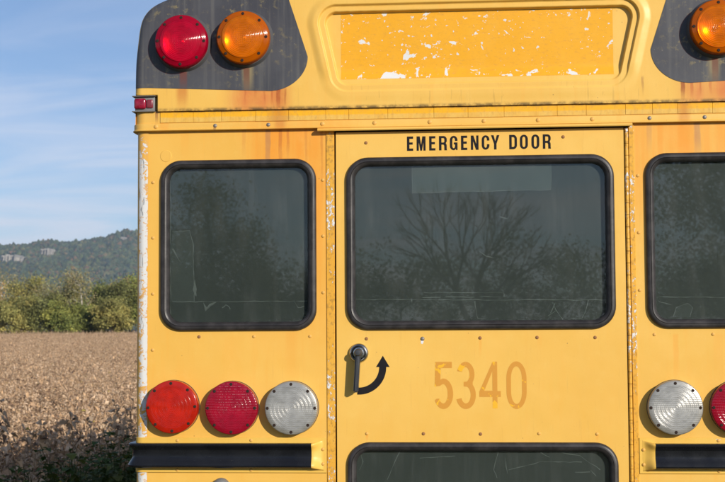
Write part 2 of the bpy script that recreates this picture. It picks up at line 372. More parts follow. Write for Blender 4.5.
def film_mat(name, k=1.0):
    M = Mat(name); P = M.pos()
    c = M.mix(M.ss(M.noise(P, 3, 4), 0.3, 0.7), (0.039*k, 0.048*k, 0.044*k), (0.049*k, 0.059*k, 0.054*k))
    bl = M.mul(M.ss(M.noise(M.scl(P, (13, 13, 3.2)), 1.5, 5, 0.6), 0.55, 0.8), M.ss(M.z, 1.95, 2.3, 0.3, 1.0))
    c = M.mix(M.mul(bl, 0.5), c, (0.066*k, 0.078*k, 0.075*k))
    s = M.ss(M.noise(M.scl(P, (1, 1, 1)), 85, 3), 0.74, 0.78); c = M.mix(M.mul(s, 0.35), c, (0.12, 0.13, 0.12))
    return M.done(M.bsdf(c, 0.65, 0, 0.25))
m_film = film_mat('window_film'); m_film_strip = film_mat('window_film_strip', 1.9); m_film_patch = film_mat('window_film_patch', 1.28); m_crease = simple('film_crease', (0.14, 0.165, 0.15), 0.6, var=0.8, nscale=60)
def black_rail_mat():
    M = Mat('rail_black'); P = M.pos()
    c = M.mix(M.ss(M.noise(P, 10, 4), 0.3, 0.7), (0.006, 0.0065, 0.009), (0.011, 0.012, 0.015))
    sc = M.mul(M.ss(M.noise(M.scl(P, (1, 1, 1)), 55, 4, 0.7), 0.70, 0.74), 0.6)
    c = M.mix(sc, c, (0.25, 0.25, 0.25))
    return M.done(M.bsdf(c, M.ss(M.noise(P, 18, 3), 0.3, 0.7, 0.20, 0.34), 0, 0.38, M.bump(M.noise(M.scl(P, (1, 1, 1)), 9, 3), 0.25, 0.003)))
m_rail = black_rail_mat()
m_void = simple('door_gap_dark', (0.02, 0.012, 0.006), 0.8)
m_vinyl = simple('black_vinyl', (0.011, 0.010, 0.013), 0.5, 0.0, 0.15, var=0.5, nscale=80)
def ghost_mat():
    M = Mat('faded_number'); P = M.pos()
    n = M.noise(M.scl(P, (1, 1, 0.8), (5, 0, 2.2)), 20, 5, 0.55, 0.8)
    c = M.mix(M.mul(M.noise(P, 90, 3), 0.5), (0.62, 0.285, 0.036), (0.56, 0.25, 0.034))
    c = M.mix(M.ss(n, 0.555, 0.575), c, (0.80, 0.43, 0.02))
    return M.done(M.bsdf(c, 0.5, 0, 0.4))
m_ghost = ghost_mat()
m_chrome = simple('worn_chrome', (0.55, 0.55, 0.54), 0.22, 1.0, var=0.6, nscale=55)
m_lever = simple('lever_dark_metal', (0.075, 0.08, 0.09), 0.42, 0.55, var=0.35, nscale=30)
m_steel = simple('screw_steel', (0.32, 0.29, 0.26), 0.5, 0.6, var=0.7, nscale=160)
m_rusty = simple('screw_rusty', (0.36, 0.17, 0.06), 0.7, 0.2, var=0.6, nscale=200)
m_yscrew = simple('screw_painted', (0.72, 0.40, 0.09), 0.5, 0, var=0.3, nscale=200)
m_lscrew = simple('lens_screw_dark', (0.035, 0.022, 0.018), 0.75, 0.0, 0.08, var=0.4, nscale=200)
m_house = simple('lamp_housing_grey', (0.22, 0.22, 0.215), 0.5, 0.2, var=0.5, nscale=30)
m_refl = simple('lamp_reflector', (0.85, 0.85, 0.85), 0.28, 1.0, var=0.15, nscale=60)
m_dhouse = simple('lamp_housing_charcoal', (0.085, 0.085, 0.09), 0.55, 0.0, var=0.5, nscale=30)
m_black = simple('black_steel', (0.02, 0.02, 0.022), 0.5)
m_tyre = simple('tyre_rubber', (0.02, 0.02, 0.02), 0.8)
def lens_mat(name, base, mode, rough=0.16):
    M = Mat(name); P = M.pos()
    r = M.math('SQRT', M.add(M.mul(M.x, M.x), M.mul(M.z, M.z)))
    c = M.mix(M.ss(M.noise(P, 30, 3), 0.3, 0.7), base, tuple(a*0.72 for a in base))
    h = M.mul(M.math('SINE', M.mul(r, 2200.0)), 0.5)
    c = M.mix(M.mul(M.ss(r, 0.045, 0.092), 0.45), c, tuple(a*0.6 for a in base))
    c = M.mix(M.mul(M.ss(M.noise(M.scl(P, (8, 8, 22)), 2.0, 5, 0.7), 0.5, 0.75), 0.25), c, tuple(a*0.5+0.01 for a in base))
    if mode == 'grid':
        ln = M.ss(M.math('SINE', M.mul(M.z, 700.0)), 0.72, 0.95)
        dash = M.ss(M.noise(M.scl(P, (210, 0, 112)), 1.0, 1), 0.46, 0.60)
        reg = M.mul(M.ss(M.z, -0.03, 0.01), M.ss(M.math('ABSOLUTE', M.add(M.x, -0.008)), 0.066, 0.045))
        c = M.mix(M.mul(M.mul(ln, dash), M.mul(reg, 0.26)), c, (0.70, 0.42, 0.46))  # pale dashes along the ridges paint in the lens's internal reflection
        h = M.add(h, M.mul(M.math('SINE', M.mul(M.z, 700.0)), 1.0))
    if mode == 'clear':
        sq = M.mul(M.ss(M.math('SINE', M.mul(M.z, 900.0)), 0.2, 0.9), 0.35)
        c = M.mix(sq, c, tuple(a*0.62 for a in base))
        dk = M.ss(M.noise(M.scl(P, (14, 14, 60)), 1.6, 4), 0.45, 0.7); c = M.mix(M.mul(dk, 0.35), c, (0.22, 0.215, 0.19))
        ed = M.mul(M.ss(r, 0.074, 0.09), 0.35); c = M.mix(ed, c, (0.27, 0.24, 0.18))
        h = M.add(h, M.mul(M.math('SINE', M.mul(M.z, 900.0)), 0.6))
    if mode == 'lamp':
        c = M.mix(M.mul(M.ss(r, 0.070, 0.076), 0.55), c, tuple(q*f for q, f in zip(base, (0.62, 0.42, 0.6))))
        c = M.mix(M.mul(M.mul(M.ss(r, 0.030, 0.036), M.ss(r, 0.056, 0.050)), 0.3), c, tuple(q*0.55 for q in base))
        gr = M.mx(M.ss(M.math('SINE', M.mul(M.z, 850.0)), 0.3, 0.9), M.ss(M.math('SINE', M.mul(M.x, 850.0)), 0.5, 0.95))
        c = M.mix(M.mul(M.mul(gr, M.ss(r, 0.042, 0.036)), 0.35), c, tuple(q*0.4 for q in base))
        h = M.add(h, M.mul(M.mul(gr, M.ss(r, 0.042, 0.036)), 1.5))
    dirt = M.mul(M.ss(M.noise(P, 50, 5, 0.7), 0.62, 0.8), 0.10); c = M.mix(dirt, c, (0.5, 0.4, 0.35))
    nrm = M.bump(h, 0.22, 0.0006)
    p = M.bsdf(c, rough, 0.45 if mode == 'clear' else 0.0, 0.5 if mode == 'clear' else 0.5, nrm)
    if mode != 'lamp': return M.done(p)
    # deep coloured lens over a bright reflector
    t = M.node('ShaderNodeBsdfTransparent'); M.put(t.inputs[0], tuple(min(1, a*1.5) for a in base))
    a = M.node('ShaderNodeMixShader'); a.inputs[0].default_value = 0.5
    M.t.links.new(t.outputs[0], a.inputs[1]); M.t.links.new(p, a.inputs[2])
    return M.done(a.outputs[0])
m_lens = {'red': lens_mat('lens_red', (0.50, 0.014, 0.004), 'plain'), 'crimson': lens_mat('lens_crimson', (0.34, 0.003, 0.022), 'grid'),
          'clear': lens_mat('lens_clear', (0.54, 0.535, 0.51), 'clear', 0.34), 'wred': lens_mat('lens_warning_red', (0.74, 0.002, 0.045), 'lamp', 0.12), 'wamb': lens_mat('lens_warning_amber', (1.0, 0.25, 0.002), 'lamp', 0.12)}

# ------------------------------------------------------------------ the bus
bus = empty('school_bus')
tag(bus, 'worn yellow school bus seen from behind with peeling paint, standing beside the field', 'school bus')
def panel_hole(x0, x1, z0, z1, hole, y=0.0):
    """flat sheet x0..x1, z0..z1 with one rounded-rectangle hole (list of points)"""
    cx = sum(p[0] for p in hole)/len(hole); cz = sum(p[1] for p in hole)/len(hole)
    ang = [(math.atan2(p[1]-cz, p[0]-cx), p) for p in hole]
    def out(a):
        dx, dz = math.cos(a), math.sin(a)
        t = min(((x1-cx)/dx if dx > 1e-9 else (x0-cx)/dx if dx < -1e-9 else 1e9), ((z1-cz)/dz if dz > 1e-9 else (z0-cz)/dz if dz < -1e-9 else 1e9))
        return (cx+dx*t, cz+dz*t)
    inn = [(a, p, out(a)) for a, p in ang]
    for (qx, qz) in ((x0, z0), (x0, z1), (x1, z0), (x1, z1)):
        a = math.atan2(qz-cz, qx-cx)
        best = min(range(len(inn)), key=lambda i: abs(inn[i][0]-a))
        inn[best] = (inn[best][0], inn[best][1], (qx, qz))
    inn.sort(key=lambda t: t[0])
    n = len(inn); V = [(p[0], y, p[1]) for _, p, _ in inn] + [(o[0], y, o[1]) for _, _, o in inn]
    F = [(i, (i+1) % n, n+(i+1) % n, n+i) for i in range(n)]
    V += [(p[0], y+0.03, p[1]) for _, p, _ in inn]
    F += [(i, 2*n+i, 2*n+(i+1) % n, (i+1) % n) for i in range(n)]
    return V, F
WZ0, WZ1 = 1.7455, 2.3445
SEAL = [(0, 0.001), (0.0005, -0.007), (0.004, -0.012), (0.010, -0.0145), (0.0155, -0.0145), (0.0168, -0.0122), (0.0182, -0.0143), (0.023, -0.0125), (0.028, -0.007), (0.031, 0.001), (0.0315, 0.012)]
def window(x0, x1, z0, z1, r, parent, yoff=0.0, creases=(), level='part'):
    """rubber seal, glass and inner film; when level is 'part' the seal carries glass and film as sub-parts"""
    V, F = [], []; n = 0
    for (o, y) in SEAL:
        P = rrect(x0+o, x1-o, z0+o, z1-o, r-o); n = len(P); V += [(px, y+yoff, pz) for px, pz in P]
    for k in range(len(SEAL)-1):
        for i in range(n): F.append((k*n+i, (k+1)*n+i, (k+1)*n+(i+1) % n, k*n+(i+1) % n))
    s = obj('window_seal', V, F, m_rubber, parent, True, 50)
    sub = s if level == 'part' else parent
    o = 0.030; P = rrect(x0+o, x1-o, z0+o, z1-o, r-o); n = len(P)
    V = [(px, 0.004+yoff, pz) for px, pz in P] + [(px, 0.009+yoff, pz) for px, pz in P]
    F = [tuple(range(n))[::-1], tuple(range(n, 2*n))] + [(i, (i+1) % n, n+(i+1) % n, n+i) for i in range(n)]
    me = fixn(mesh('glass_pane', V, F)); link('glass_pane', me, m_glass, sub)
    o = 0.026; P = rrect(x0+o, x1-o, z0+o, z1-o, r-o)
    obj('tint_film', [(px, 0.0135+yoff, pz) for px, pz in P], [tuple(range(n))], m_film, sub)
    rnd = random.Random(int(1000*x0)+5)
    for pl in creases:
        V, F = [], []; Q = []
        for (a, b) in zip(pl[:-1], pl[1:]):
            L = math.dist(a, b); k = max(2, int(L/0.02))
            Q += [(a[0]+(b[0]-a[0])*i/k+rnd.uniform(-.0016, .0016), a[1]+(b[1]-a[1])*i/k+rnd.uniform(-.0016, .0016)) for i in range(k)]
        Q.append(pl[-1])
        for i, (qx, qz) in enumerate(Q):
            a = Q[max(0, i-1)]; b = Q[min(len(Q)-1, i+1)]; L = math.dist(a, b) or 1
            nx, nz = -(b[1]-a[1])/L, (b[0]-a[0])/L; w = rnd.uniform(0.0003, 0.0016)
            V += [(qx+nx*w, 0.0125+yoff, qz+nz*w), (qx-nx*w, 0.0125+yoff, qz-nz*w)]
        F = [(2*i, 2*i+1, 2*i+3, 2*i+2) for i in range(len(Q)-1)]
        obj('film_crease', V, F, m_crease, sub)
    return sub
CR_L = [[(-1.083, 2.291), (-1.081, 1.792)], [(-1.077, 2.094), (-1.016, 2.1), (-1.002, 2.051), (-0.998, 1.847)], [(-1.077, 2.034), (-1.048, 1.988)], [(-1.076, 1.848), (-0.598, 1.848)], [(-0.995, 1.924), (-0.991, 1.868), (-1.002, 1.889), (-0.995, 1.924)], [(-0.966, 1.844), (-0.959, 1.816), (-0.92, 1.847)], [(-0.959, 1.816), (-0.934, 1.836)], [(-0.646, 1.852), (-0.632, 1.824), (-0.61, 1.83)], [(-0.90, 1.825), (-0.885, 1.838), (-0.87, 1.822)]]
CR_D = [[(-0.231, 2.3155), (-0.232, 2.22), (0.247, 2.224), (0.248, 2.3135)], [(-0.43, 1.852), (0.43, 1.844)], [(-0.193, 1.873), (0.082, 1.872)], [(0.082, 1.872), (0.082, 1.857)], [(-0.2, 1.856), (-0.138, 1.857)], [(-0.12, 1.859), (-0.02, 1.857)], [(0.0, 1.859), (0.07, 1.858)], [(-0.238, 1.856), (-0.235, 1.838)], [(-0.018, 1.844), (-0.015, 1.813), (-0.008, 1.782)], [(0.245, 1.838), (0.259, 1.811), (0.282, 1.777)], [(0.259, 1.811), (0.231, 1.791)], [(0.255, 1.834), (0.240, 1.80)], [(0.368, 1.844), (0.36, 1.807), (0.346, 1.783)], [(0.346, 1.783), (0.31, 1.781)], [(0.001, 2.013), (0.022, 1.998), (0.049, 1.991)], [(0.071, 2.133), (0.099, 2.126)], [(-0.01, 1.784), (0.02, 1.781)]]
CR_B = [[(-0.418, 1.327), (-0.408, 1.293), (-0.42, 1.265)], [(-0.28, 1.33), (-0.308, 1.272), (-0.325, 1.232)], [(0.055, 1.328), (0.041, 1.267), (0.051, 1.24)], [(0.089, 1.267), (0.198, 1.294), (0.339, 1.294)], [(0.266, 1.328), (0.333, 1.315), (0.4, 1.268)], [(0.366, 1.267), (0.386, 1.247)], [(0.315, 1.261), (0.366, 1.261)], [(-0.211, 1.307), (-0.091, 1.314)], [(0.079, 1.307), (0.088, 1.253)], [(0.20, 1.328), (0.23, 1.31)]]
CR_R = [[(0.60, 1.853), (1.08, 1.848)], [(0.607, 1.836), (0.651, 1.825)], [(0.653, 1.784), (0.664, 1.815), (0.704, 1.832), (0.721, 1.815), (0.71, 1.784)]]

for sx, mw, cr in ((-1, m_wall_l, CR_L), (1, m_wall_r, CR_R)):
    a, b = sorted((sx*1.160, sx*0.529)); w0, w1 = sorted((sx*1.1155, sx*0.565))
    V, F = panel_hole(a, b, 1.55, 2.452, rrect(w0+0.012, w1-0.012, WZ0+0.012, WZ1-0.012, 0.062))
    n = len(V); V += [(a, 0, 0.62), (b, 0, 0.62), (b, 0, 1.55), (a, 0, 1.55)]; F.append((n, n+1, n+2, n+3))
    obj('rear_wall_panel', V, F, mw, bus)
    sl_ = window(w0, w1, WZ0, WZ1, 0.074, bus, 0.0, cr)
    if sx < 0:
        obj('film_patch', [(x, 0.0130, z) for x, z in ((-1.083, 1.848), (-0.998, 1.847), (-1.001, 1.95), (-1.002, 2.051), (-1.016, 2.1), (-1.078, 2.094))], [tuple(range(6))], m_film_patch, sl_)
        for q in (((-1.077, 2.036), (-1.070, 2.034), (-1.049, 1.988)), ((-0.996, 1.925), (-0.989, 1.892), (-0.993, 1.866), (-1.003, 1.889)), ((-0.966, 1.846), (-0.959, 1.816), (-0.945, 1.83), (-0.92, 1.848), (-0.944, 1.84), (-0.953, 1.828))):
            obj('film_flake', [(x, 0.0122, z) for x, z in q], [tuple(range(len(q)))], m_crease, sl_)
    else:
        obj('film_patch', [(x, 0.0130, z) for x, z in ((0.653, 1.784), (0.664, 1.815), (0.704, 1.832), (0.721, 1.815), (0.71, 1.784))], [tuple(range(5))], m_film_patch, sl_)
    # rounded corner post
    Q = [(1.158, -0.003), (1.172, -0.003)] + [(1.172+0.031*math.sin(R_(t)), 0.028-0.031*math.cos(R_(t))) for t in range(9, 91, 9)] + [(1.203, 0.09)]
    V = []; NZ = 2
    for z in (0.62, 2.452): V += [(sx*x, y, z) for x, y in Q]
    k = len(Q); F = [(i, i+1, k+i+1, k+i) for i in range(k-1)]
    me = fixn(mesh('corner_post', V, F, True)); o = link('corner_post', me, m_corner if sx < 0 else m_corner_r, bus)
    if sx < 0: tag(o, 'left corner post with yellow paint peeled to white')
    # jamb strip beside the door
    j0, j1 = sorted((sx*0.5015, sx*0.530) if sx < 0 else (0.5125, 0.530))
    box('door_jamb', j0, j1, -0.0035, 0.03, 0.70, 2.449, m_jamb_l if sx < 0 else m_jamb_r, bus, 0.0015, 1)
box('door_gap_backing', -0.53, 0.53, 0.03, 0.05, 0.66, 2.46, m_void, bus)  # black backing sheet, its colour standing in for shade in the door gaps
# side walls, floor, front
for sx in (-1, 1):
    V = [(sx*1.2, 0.09, 0.62), (sx*1.2, 8.6, 0.62), (sx*1.2, 8.6, 2.47), (sx*1.2, 0.09, 2.47)]
    obj('side_wall', V, [(0, 1, 2, 3)], m_side, bus)
    for k in range(9):
        y0 = 0.5+k*0.86
        P = rrect(y0, y0+0.72, 1.72, 2.36, 0.05, 4); n = len(P)
        s = obj('side_window', [(sx*1.205, p, q) for p, q in P], [tuple(range(n))], m_black, bus)
        P = rrect(y0+.03, y0+0.69, 1.75, 2.33, 0.04, 4)
        obj('glass_pane', [(sx*1.208, p, q) for p, q in P], [tuple(range(n))], m_film, s)
box('floor', -1.195, 1.195, 0.012, 8.6, 0.60, 0.618, m_black, bus)
box('front_wall', -1.195, 1.195, 8.58, 8.62, 0.62, 2.9, m_side, bus)
box('engine_hood', -0.95, 0.95, 8.62, 10.0, 0.62, 1.65, m_side, bus, 0.12, 3)
box('rear_bumper', -1.22, 1.22, -0.12, 0.0, 0.52, 0.74, m_black, bus, 0.015, 2)
wv, wf = lathe([(0, -0.02), (0.2, -0.02), (0.28, 0.0), (0.30, -0.03), (0.44, -0.03), (0.49, 0.0), (0.49, 0.2), (0.44, 0.25), (0, 0.25)], 40)
wme = fixn(mesh('wheel', [(-y, x, z) for x, y, z in wv], wf, True, 40))
for sx in (-1, 1):
    for yy in (2.6, 8.9):
        o = link('wheel', wme, m_tyre, bus, (sx*1.12, yy, 0.49)); o.rotation_euler = (0, 0, 0 if sx > 0 else math.pi)

# roof profile (half), taken from the cap outline
HP = [(1.2075, 2.452), (1.206, 2.66), (1.2025, 2.72), (1.197, 2.772), (1.1905, 2.824), (1.178, 2.860), (1.1485, 2.893), (1.098, 2.917), (1.0, 2.948), (0.85, 2.985), (0.65, 3.02), (0.4, 3.045), (0.2, 3.055), (0.0, 3.058)]
for _ in range(3):                                                        # round the profile off
    HP = [HP[0]] + [q for a, b in zip(HP[:-1], HP[1:]) for q in ((a[0]*.75+b[0]*.25, a[1]*.75+b[1]*.25), (a[0]*.25+b[0]*.75, a[1]*.25+b[1]*.75))] + [HP[-1]]
hx = np.array([p[0] for p in HP][::-1]); hz = np.array([p[1] for p in HP][::-1])
def ztop(x): return np.interp(np.abs(x), hx, hz)
def seg_dist(px, pz, poly, closed=True):
    d = np.full(px.shape, 1e9); n = len(poly)
    for i in range(n if closed else n-1):
        ax, az = poly[i]; bx, bz = poly[(i+1) % n]
        vx, vz = bx-ax, bz-az; t = np.clip(((px-ax)*vx+(pz-az)*vz)/(vx*vx+vz*vz+1e-12), 0, 1)
        d = np.minimum(d, np.hypot(px-ax-t*vx, pz-az-t*vz))
    return d
def inside(px, pz, poly):
    c = np.zeros(px.shape, bool); n = len(poly)
    for i in range(n):
        ax, az = poly[i]; bx, bz = poly[(i+1) % n]
        cr = ((az > pz) != (bz > pz)) & (px < (bx-ax)*(pz-az)/((bz-az) if abs(bz-az) > 1e-12 else 1e-12)+ax)
        c ^= cr
    return c
SR = 0.035
TR = [(-0.530+SR*1.1, 2.852-SR), (0.530-SR*1.1, 2.852-SR), (0.486-SR, 2.602+SR), (-0.486+SR, 2.602+SR)]
OUTL = [(-a, b) for a, b in HP] + [(a, b) for a, b in HP[::-1]]
def sm(t): t = np.clip(t, 0, 1); return t*t*(3-2*t)
def cap_y(x, z):
    """depth of the moulded rear cap: raised rim, two steps down to the sign recess, rounded outer edge"""
    x = np.asarray(x, float); z = np.asarray(z, float)
    y = np.full(x.shape, -0.022)
    d = seg_dist(x, z, TR); d = np.where(inside(x, z, TR), -d, d)-SR       # signed distance to the recess floor
    low = sm((2.66-z)/0.06)
    a = 1-0.72*low                                                         # shallower along the bottom
    y -= 0.0065*a*sm((0.070-d)/0.030)
    y += 0.011*a*sm((0.029-d)/0.006)
    y += 0.019*a*sm((0.006-d)/0.006)
    e = seg_dist(x, z, OUTL[:0]+[p for p in OUTL], False)
    r = 0.028; t = np.clip(r-e, 0, r)
    y += r-np.sqrt(np.maximum(r*r-t*t, 0))
    # notch for the corner marker lamp
    nt = sm((np.abs(x)-1.122)/0.006)*sm((2.576-z)/0.006)
    y += 0.030*nt
    return y
xs = np.concatenate([np.linspace(-1.2075, -1.10, 50), np.linspace(-1.097, -0.62, 90), np.linspace(-0.615, -0.44, 170), np.linspace(-0.43, 0.43, 60), np.linspace(0.44, 0.615, 170), np.linspace(0.62, 1.097, 90), np.linspace(1.10, 1.2075, 50)])
nr = 230; tz = np.linspace(0, 1, nr)
zb = 2.517
GX = np.repeat(xs[:, None], nr, 1); GZ = zb+(ztop(xs)[:, None]-zb)*tz[None, :]
GZ = np.maximum(GZ, zb)
GY = cap_y(GX, GZ)
V = np.stack([GX, GY, GZ], -1).reshape(-1, 3)
nx_ = len(xs); I = np.arange(nx_*nr).reshape(nx_, nr)
F = np.stack([I[:-1, :-1], I[1:, :-1], I[1:, 1:], I[:-1, 1:]], -1).reshape(-1, 4)
V = V.tolist(); F = F.tolist()
b = len(V)                                                                  # underside of the lip
V += [(x, float(cap_y(np.array([x]), np.array([zb]))[0]), zb-0.0005) for x in xs] + [(x, 0.03, zb-0.002) for x in xs]
F += [(b+i, b+nx_+i, b+nx_+i+1, b+i+1) for i in range(nx_-1)]
me = fixn(mesh('rear_cap', V, F, True))
rear_cap = link('rear_cap', me, m_cap, bus)
# roof shell and a sub-sill behind the tape
prof = [(-a, b_) for a, b_ in HP] + [(a, b_) for a, b_ in HP[::-1]][1:]
V = [(x, 0.004, z) for x, z in prof] + [(x, 8.6, z-0.0) for x, z in prof]; n = len(prof)
obj('roof', V, [(i, i+1, n+i+1, n+i) for i in range(n-1)], m_roof, bus, True)
# header strip behind the tape, trim strip with screws, reflective tape pieces
def wrap_path(x_in, ylen, rr=0.03, yw=0.0, half=1.2):
    """from x=-x_in along the rear wall to the left corner, then along the side"""
    P = [(-x_in, yw, 0, -1)]
    for t in range(0, 91, 10):
        a = R_(t); P.append((-(half-rr)-rr*math.sin(a), yw+rr-rr*math.cos(a), -math.sin(a), -math.cos(a)))
    P.append((-half, ylen, -1, 0)); return P
def full_path(ylen, rr=0.03, half=1.2):
    L = wrap_path(0.0, ylen, rr, 0.0, half)
    Rr = [(-x, y, -nx, ny) for (x, y, nx, ny) in L[::-1]]
    return Rr + L[1:]
V, F = sweep(full_path(0.25), [(0.001, 2.518), (0.011, 2.518), (0.011, 2.4745), (0.001, 2.4745)])
fixn(obj('header_strip', V, F, m_trim, bus, True, 40).data)
V, F = sweep(full_path(0.25), [(0.001, 2.4755), (0.013, 2.4755), (0.0155, 2.474), (0.0165, 2.471), (0.0165, 2.456), (0.0205, 2.4525), (0.0205, 2.4495), (0.018, 2.448), (0.001, 2.448)])
fixn(obj('trim_strip', V, F, m_trim, bus, True, 40).data)
SE = [-1.1149, -0.997, -0.8973, -0.7767, -0.6601, -0.5298, -0.4491, -0.3129, -0.1529, -0.0352, 0.0889, 0.2707, 0.3697, 0.5024, 0.5939, 0.6784, 0.7961, 0.91, 1.01, 1.1149]
rnd = random.Random(3)
for a, b_ in zip(SE[:-1], SE[1:]):
    dz = rnd.uniform(-.0007, .0007)
    box('reflective_tape', a+0.0004, b_-0.0004, -0.0135-rnd.uniform(0, .0008), -0.0105, 2.4775+dz, 2.5155, m_tape, bus, 0.0006, 1)
# drip cap over the door
V, F = sweep([(0.524, -0.002, 0, -1), (-0.557, -0.002, 0, -1)], [(0, 2.4475), (0.022, 2.4475), (0.027, 2.444), (0.028, 2.440), (0.0255, 2.4365), (0.023, 2.4395), (0.0, 2.442)])
fixn(obj('drip_cap', V, F, m_trim, bus, True, 40).data)

# screws and rivets: domes sharing a few meshes
def dome(r, h, mats, slot=False):
    V, F = lathe([(0, -h), (r*0.5, -h*0.86), (r*0.85, -h*0.5), (r, 0)], 10)
    me = fixn(mesh('rivet', V, F, True)); me.materials.append(mats); return me
rv_y = dome(0.0062, 0.0032, m_yscrew); rv_r = dome(0.0062, 0.003, m_rusty); rv_s = dome(0.0075, 0.004, m_steel); rv_ly = dome(0.0085, 0.004, m_yscrew)
def rivet(me, x, y, z, parent, name='rivet'): return link(name, me, None, parent, (x, y, z))
for i, x in enumerate([-1.1292, -0.9186, -0.7307, -0.5405, -0.3584, -0.167, 0.0197, 0.2053, 0.3898, 0.5833, 0.7687, 0.955, 1.13]):
    rivet((rv_ly, rv_s)[i in (1, 2, 9, 10)], x, -0.0160, 2.4635, bus, 'screw')
for sx in (-1, 1):
    for z in (2.2685, 2.073, 1.8765, 1.6806, 1.485):
        if abs(z-1.485) > .1: rivet(rv_y, sx*1.1425, 0, z, bus)
    for z in (2.2685, 2.073, 1.8765): rivet(rv_y, sx*0.542, 0, z, bus)
    for x in (0.9782, 0.7846, 0.5887): rivet(rv_r if x > .9 else rv_y, sx*x, 0, 1.7255, bus)
# blanking disc left of the side window
V, F = lathe([(0, -0.0012), (0.0195, -0.0012), (0.0205, -0.0002), (0.0208, 0.0005)], 32)
obj('blanking_disc', V, F, m_wall_l, bus, loc=(-1.0967, 0, 2.3613))
o = bpy.data.objects['blanking_disc']; o.data.materials[0] = paint('disc_yellow', base=(0.77, 0.465, 0.098))

# ------------------------------------------------------------------ emergency door
door = empty('emergency_door'); door.parent = bus
tag(door, 'rear emergency door with two windows and a lever handle')
DX = 0.4955
V, F = panel_hole(-DX, DX, 1.545, 2.4335, rrect(-0.461+.012, 0.461-.012, WZ0+.012, WZ1-.012, 0.062), -0.004)
n = len(V); V2, F2 = panel_hole(-DX, DX, 0.72, 1.545, rrect(-0.461+.012, 0.461-.012, 0.84, 1.3617-.012, 0.062), -0.004)
V += V2; F += [tuple(i+n for i in f) for f in F2]
n = len(V); Q = [(-DX, 0.72), (DX, 0.72), (DX, 2.4335), (-DX, 2.4335)]
V += [(x, -0.004, z) for x, z in Q] + [(x, 0.028, z) for x, z in Q]
F += [(n+i, n+(i+1) % 4, n+4+(i+1) % 4, n+4+i) for i in range(4)]
obj('door_panel', V, F, m_door, door)
window(-0.461, 0.461, WZ0, WZ1, 0.078, door, -0.004, CR_D, 'sub')
window(-0.461, 0.461, 0.828, 1.3617, 0.078, door, -0.004, CR_B, 'sub')
obj('film_strip', [(x, 0.0087, z) for x, z in ((-0.232, 2.22), (0.247, 2.224), (0.248, 2.3135), (0.15, 2.316), (0.06, 2.3125), (-0.08, 2.3165), (-0.17, 2.313), (-0.231, 2.3155))], [tuple(range(8))], m_film_strip, door)
for (x, z, k) in [(-0.3902, 2.3958, 1), (0.2901, 2.4054, 1), (-0.3924, 1.716, 1), (-0.1991, 1.715, 2), (-0.0018, 1.7167, 1), (0.1924, 1.7174, 1), (0.3887, 1.7164, 1), (-0.3925, 1.3907, 0), (-0.1983, 1.3904, 1), (-0.0036, 1.3895, 1), (0.195, 1.3913, 0), (0.3905, 1.3897, 0)]:
    rivet((rv_y, rv_r, rv_s)[k], x, -0.004, z, door)
# chipped paint below one rivet
obj('paint_chip', [(x, -0.0043, z) for x, z in ((-0.2045, 1.7105), (-0.1965, 1.7125), (-0.195, 1.704), (-0.199, 1.6965), (-0.2045, 1.699))], [(0, 1, 2, 3, 4)], simple('chip_white', (0.72, 0.72, 0.74), 0.6, var=0.15), door)
# piano hinge
V, F = [], []
z = 0.74; 
while z < 2.43:
    b = len(V); nn = 10; z1 = min(z+0.0395, 2.432)
    for zz in (z, z1):
        V += [(0.5045+0.0063*math.cos(2*math.pi*k/nn), -0.0045+0.0063*math.sin(2*math.pi*k/nn), zz) for k in range(nn)]
    F += [(b+k, b+(k+1) % nn, b+nn+(k+1) % nn, b+nn+k) for k in range(nn)] + [tuple(range(b, b+nn)), tuple(range(b+nn, b+2*nn))]
    z += 0.041
fixn(obj('piano_hinge', V, F, m_jamb_r, door, True, 40).data)
